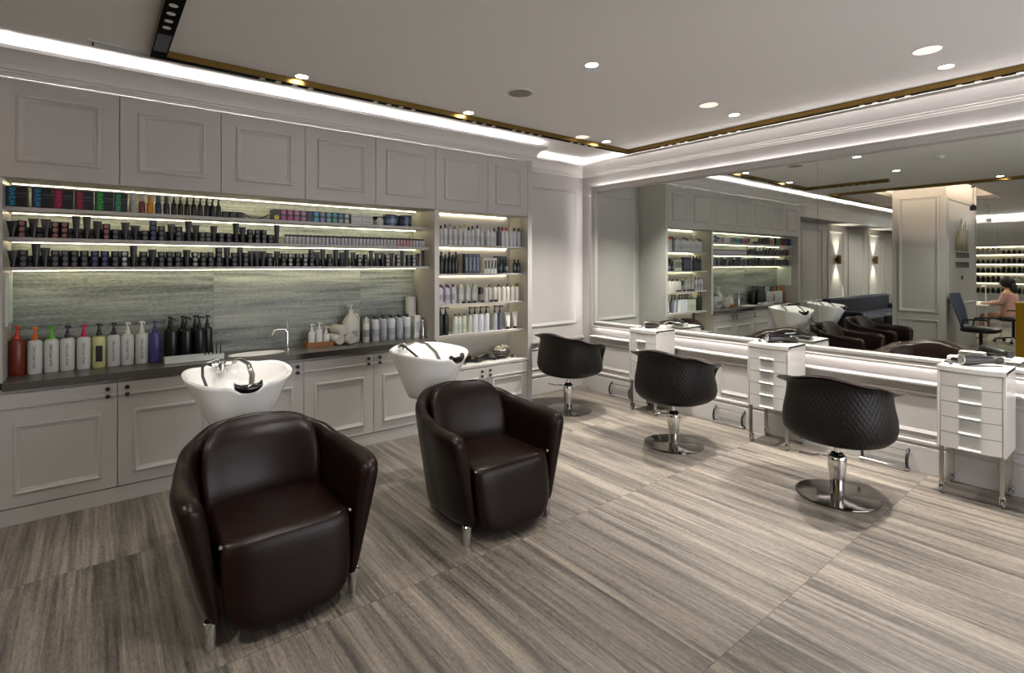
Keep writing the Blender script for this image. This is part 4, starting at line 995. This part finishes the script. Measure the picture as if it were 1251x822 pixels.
def office(label, loc, rz):
    root = empty('office_chair', loc, rz, label, 'office chair')
    MB().se((0, 0, .49), .25, .25, .05, .5, .5, 24, 10).build('seat', BLACKP, root)
    rg = []
    for k in range(9):
        t_ = k / 8; z = lerp(.56, 1.10, t_); x0 = -.24 - .14 * t_; hw = interp(t_, [(0, .17), (.5, .23), (1, .20)])
        rg.append([(x0 + .03 * (u * u), u * hw, z) for u in (-1, -.6, -.2, .2, .6, 1)] + [(x0 - .018 + .03 * (u * u), u * hw, z) for u in (1, .6, .2, -.2, -.6, -1)])
    MB().loft(rg).build('mesh_back', MESHB, root)
    MB().tube([(-.1, 0, .45), (-.26, 0, .5), (-.30, 0, .75)], .02, 8).build('back_post', BLACKP, root)
    for s_ in (-1, 1):
        MB().tube([(-.18, .22 * s_, .5), (-.16, .27 * s_, .66), (.1, .27 * s_, .68), (.16, .26 * s_, .67)], .016, 8).build('armrest', BLACKP, root)
    MB().cyl(.025, .36, (0, 0, .09), 12).build('gas_lift', BLACKM, root)
    for k in range(5):
        a = 2 * PI * k / 5; l = MB().tube([(0, 0, .11), (.16 * math.cos(a), .16 * math.sin(a), .09), (.29 * math.cos(a), .29 * math.sin(a), .07)], .015, 8).build('leg', BLACKM, root)
        MB().cyl(.028, .03, (.29 * math.cos(a), .29 * math.sin(a) - .015, .028), 12, 'Y').build('caster', RUB, l)
    return root
office('office chair with blue mesh back beside the crest wall', (-1.75, 2.0, 0), -1.45)
office('black office chair the seated client uses at the far table', (-4.62, 1.98, 0), R(70))
t = empty('manicure_table', (-5.05, 2.52, 0), 0, 'white manicure table with the seated client', 'table')
MB().box(-.75, .9, -.22, .22, .735, .765).build('tabletop', WHITEL, t, bevel=.004)
for x in (-.65, .82):
    for y in (-.18, .18): MB().cbox(x, y, .3675, .04, .04, .735).build('leg', WHITEL, t)
t = empty('desk_lamp', (-5.5, 2.55, .765), 0, 'slim white desk lamp on the manicure table', 'lamp')
MB().cyl(.06, .012, (0, 0, 0), 20).build('base', WHITEP, t); MB().tube([(0, 0, .01), (0, 0, .34), (.05, 0, .37), (.32, 0, .37)], .009, 8).build('arm', WHITEP, t); MB().box(.14, .33, -.02, .02, .355, .365).build('lamp_head', WHITEP, t)
# seated client, back to the camera side, facing the table
def person(loc, rz):
    root = empty('person', loc, rz, 'dark-haired person in a coral patterned top seated at the white table', 'person')
    J_ = [((0, 0, .56), .15, .11), ((0, .01, .72), .14, .10), ((0, 0, .90), .16, .11), ((0, .02, 1.03), .11, .08), ((0, .03, 1.10), .05, .05), ((0, .06, 1.20), .085, .10), ((0, .06, 1.29), .07, .085)]
    E_ = [(0, 1), (1, 2), (2, 3), (3, 4), (4, 5), (5, 6)]
    def ch(st, pts):
        p = st
        for q, r1 in pts:
            J_.append((q, r1, r1)); E_.append((p, len(J_) - 1)); p = len(J_) - 1
    for s_ in (-1, 1):
        ch(3, [((.17 * s_, .01, 1.0), .055), ((.21 * s_, .08, .80), .042), ((.15 * s_, .30, .80), .034), ((.12 * s_, .38, .795), .026), ((.10 * s_, .44, .79), .018)])
        ch(0, [((.10 * s_, .10, .55), .08), ((.11 * s_, .42, .53), .06), ((.11 * s_, .42, .28), .05), ((.11 * s_, .43, .07), .036), ((.11 * s_, .54, .04), .03)])
    me = bpy.data.meshes.new('body'); me.from_pydata([j[0] for j in J_], E_, []); o = bpy.data.objects.new('body', me); C.objects.link(o); o.parent = root
    md = o.modifiers.new('skin', 'SKIN'); md.use_smooth_shade = True
    for v, j in zip(me.skin_vertices[0].data, J_): v.radius = (j[1], j[2])
    me.skin_vertices[0].data[0].use_root = True
    o.modifiers.new('sub', 'SUBSURF').render_levels = 2; me.materials.append(SKIN)
    MB().se((0, .035, 1.24), .108, .118, .125, .9, .9, 20, 12).se((0, -.06, 1.10), .09, .05, .14, .9, .9, 16, 10).build('hair', HAIR, root)
    MB().se((.0, .165, 1.215), .014, .02, .02, 1, 1, 8, 6).build('nose', SKIN, root)
    rg = [[(a * math.cos(2 * PI * k / 20), .01 + b * math.sin(2 * PI * k / 20), z) for k in range(20)] for z, a, b in ((.54, .19, .15), (.72, .175, .135), (.9, .19, .14), (1.0, .20, .12), (1.05, .12, .09))]
    MB().loft(rg).build('coral_top', FLORAL, root)
    for s_ in (-1, 1): MB().tube([(.16 * s_, .01, 1.01), (.21 * s_, .07, .83), (.17 * s_, .25, .80)], [.07, .058, .048], 12).build('sleeve', FLORAL, root)
    return root
person((-4.6, 2.03, -.0), R(12))
# far product wall
t = empty('far_shelving', (XW, 3.2, 0), 0, 'lit product shelving on the far wall, seen in the mirror', 'shelving')
MB().box(0, .35, -1.6, 1.6, 0, .80).build('base_unit', PAINT, t); MB().box(0, .35, -1.6, 1.6, 2.10, 2.757).build('upper_unit', PAINT, t)
for k in range(5): MB().box(.35, .368, -1.59 + .64 * k, -.96 + .64 * k, 2.11, 2.75).build('door', PAINT, t)
fz = [.80, 1.10, 1.36, 1.62, 1.88]
for z in fz: MB().box(0, .32, -1.6, 1.6, z, z + .025).build('shelf', PAINT, t)
for z in fz[1:] + [2.10]: MB().box(.02, .03, -1.55, 1.55, z - .012, z - .002).build('light_strip', mat('led_far', 'ffffff', .5, emit='fff0c4', es=5.), t)
for y in (-1.6, 1.58): MB().box(0, .35, y, y + .02, .8, 2.1).build('side_panel', PAINT, t)
for r_, z in enumerate(fz):
    for k in range(15):
        c, hh = (('1a1a1c', .10), ('b8b8b6', .16), ('121214', .17), ('1c1c20', .14))[(r_ + (k > 8)) % 4] if r_ else ('141416', .15)
        put('farb' + c, lambda: P_bottle(.04, hh, c, '101012', .03, .6), (XW + .2, 1.95 + k * .105, z + .025), 0, 'bottle on far mirrored shelf %s, %s from the pillar side' % (nth(r_), nth(k)), 'bottle', 'bottles on the far shelving')
struct(MB().box(XW, XW + .35, YW, YB, 2.757, ZC).build('trim_5', CROWN), 'pale cornice on the far wall', 'cornice')
led_line('cove_light_strip', [(XW + .37, -2, 2.90), (XW + .37, 4.7, 2.90)], LEDC, 'cove light strip above the far shelving')

# ------------------------------------------------------------------ light, camera, view
def area(x, y, sx, sy, w, lab):
    l = bpy.data.lights.new('room_light', 'AREA'); l.shape = 'RECTANGLE'; l.size = sx; l.size_y = sy; l.energy = w; l.color = (1, .95, .9)
    o = bpy.data.objects.new('room_light', l); C.objects.link(o); o.location = (x, y, ZC - .06); o['kind'] = 'helper'
for x, y in ((-.9, -.6), (-3.8, .6), (-6.2, 1.5), (-6.2, 3.6), (1.1, .9), (-.7, 1.6), (-4.5, 3.7)):
    downlight(x, y, .042, LAMP, 'small round downlight in the rear part of the ceiling', 'rear ceiling downlights')
    spot_lamp(x, y, 50, 140, .8)
w = bpy.data.worlds.new('room_world'); bpy.context.scene.world = w; w.use_nodes = True
w.node_tree.nodes['Background'].inputs[0].default_value = (.02, .02, .02, 1)

cam = bpy.data.cameras.new('camera'); co = bpy.data.objects.new('camera', cam); C.objects.link(co)
co.location = (0, 0, 1.6); co.rotation_euler = (PI / 2, 0, R(51.4 - 90)); co['kind'] = 'helper'
cam.sensor_width = 36; cam.lens = 36 * 640 / 1251; cam.shift_y = -(411 - 323.5) / 1251; cam.clip_start = .05
sc = bpy.context.scene; sc.camera = co
sc.view_settings.view_transform = 'Standard'; sc.view_settings.look = 'None'; sc.view_settings.gamma = 1; sc.view_settings.use_curve_mapping = False
sc.view_settings.exposure = 1.6
sc.cycles.use_denoising = True
sc.cycles.max_bounces = 10; sc.cycles.diffuse_bounces = 5; sc.cycles.glossy_bounces = 6; sc.cycles.transmission_bounces = 6
sc.cycles.sample_clamp_indirect = 6; sc.cycles.caustics_reflective = False; sc.cycles.caustics_refractive = False
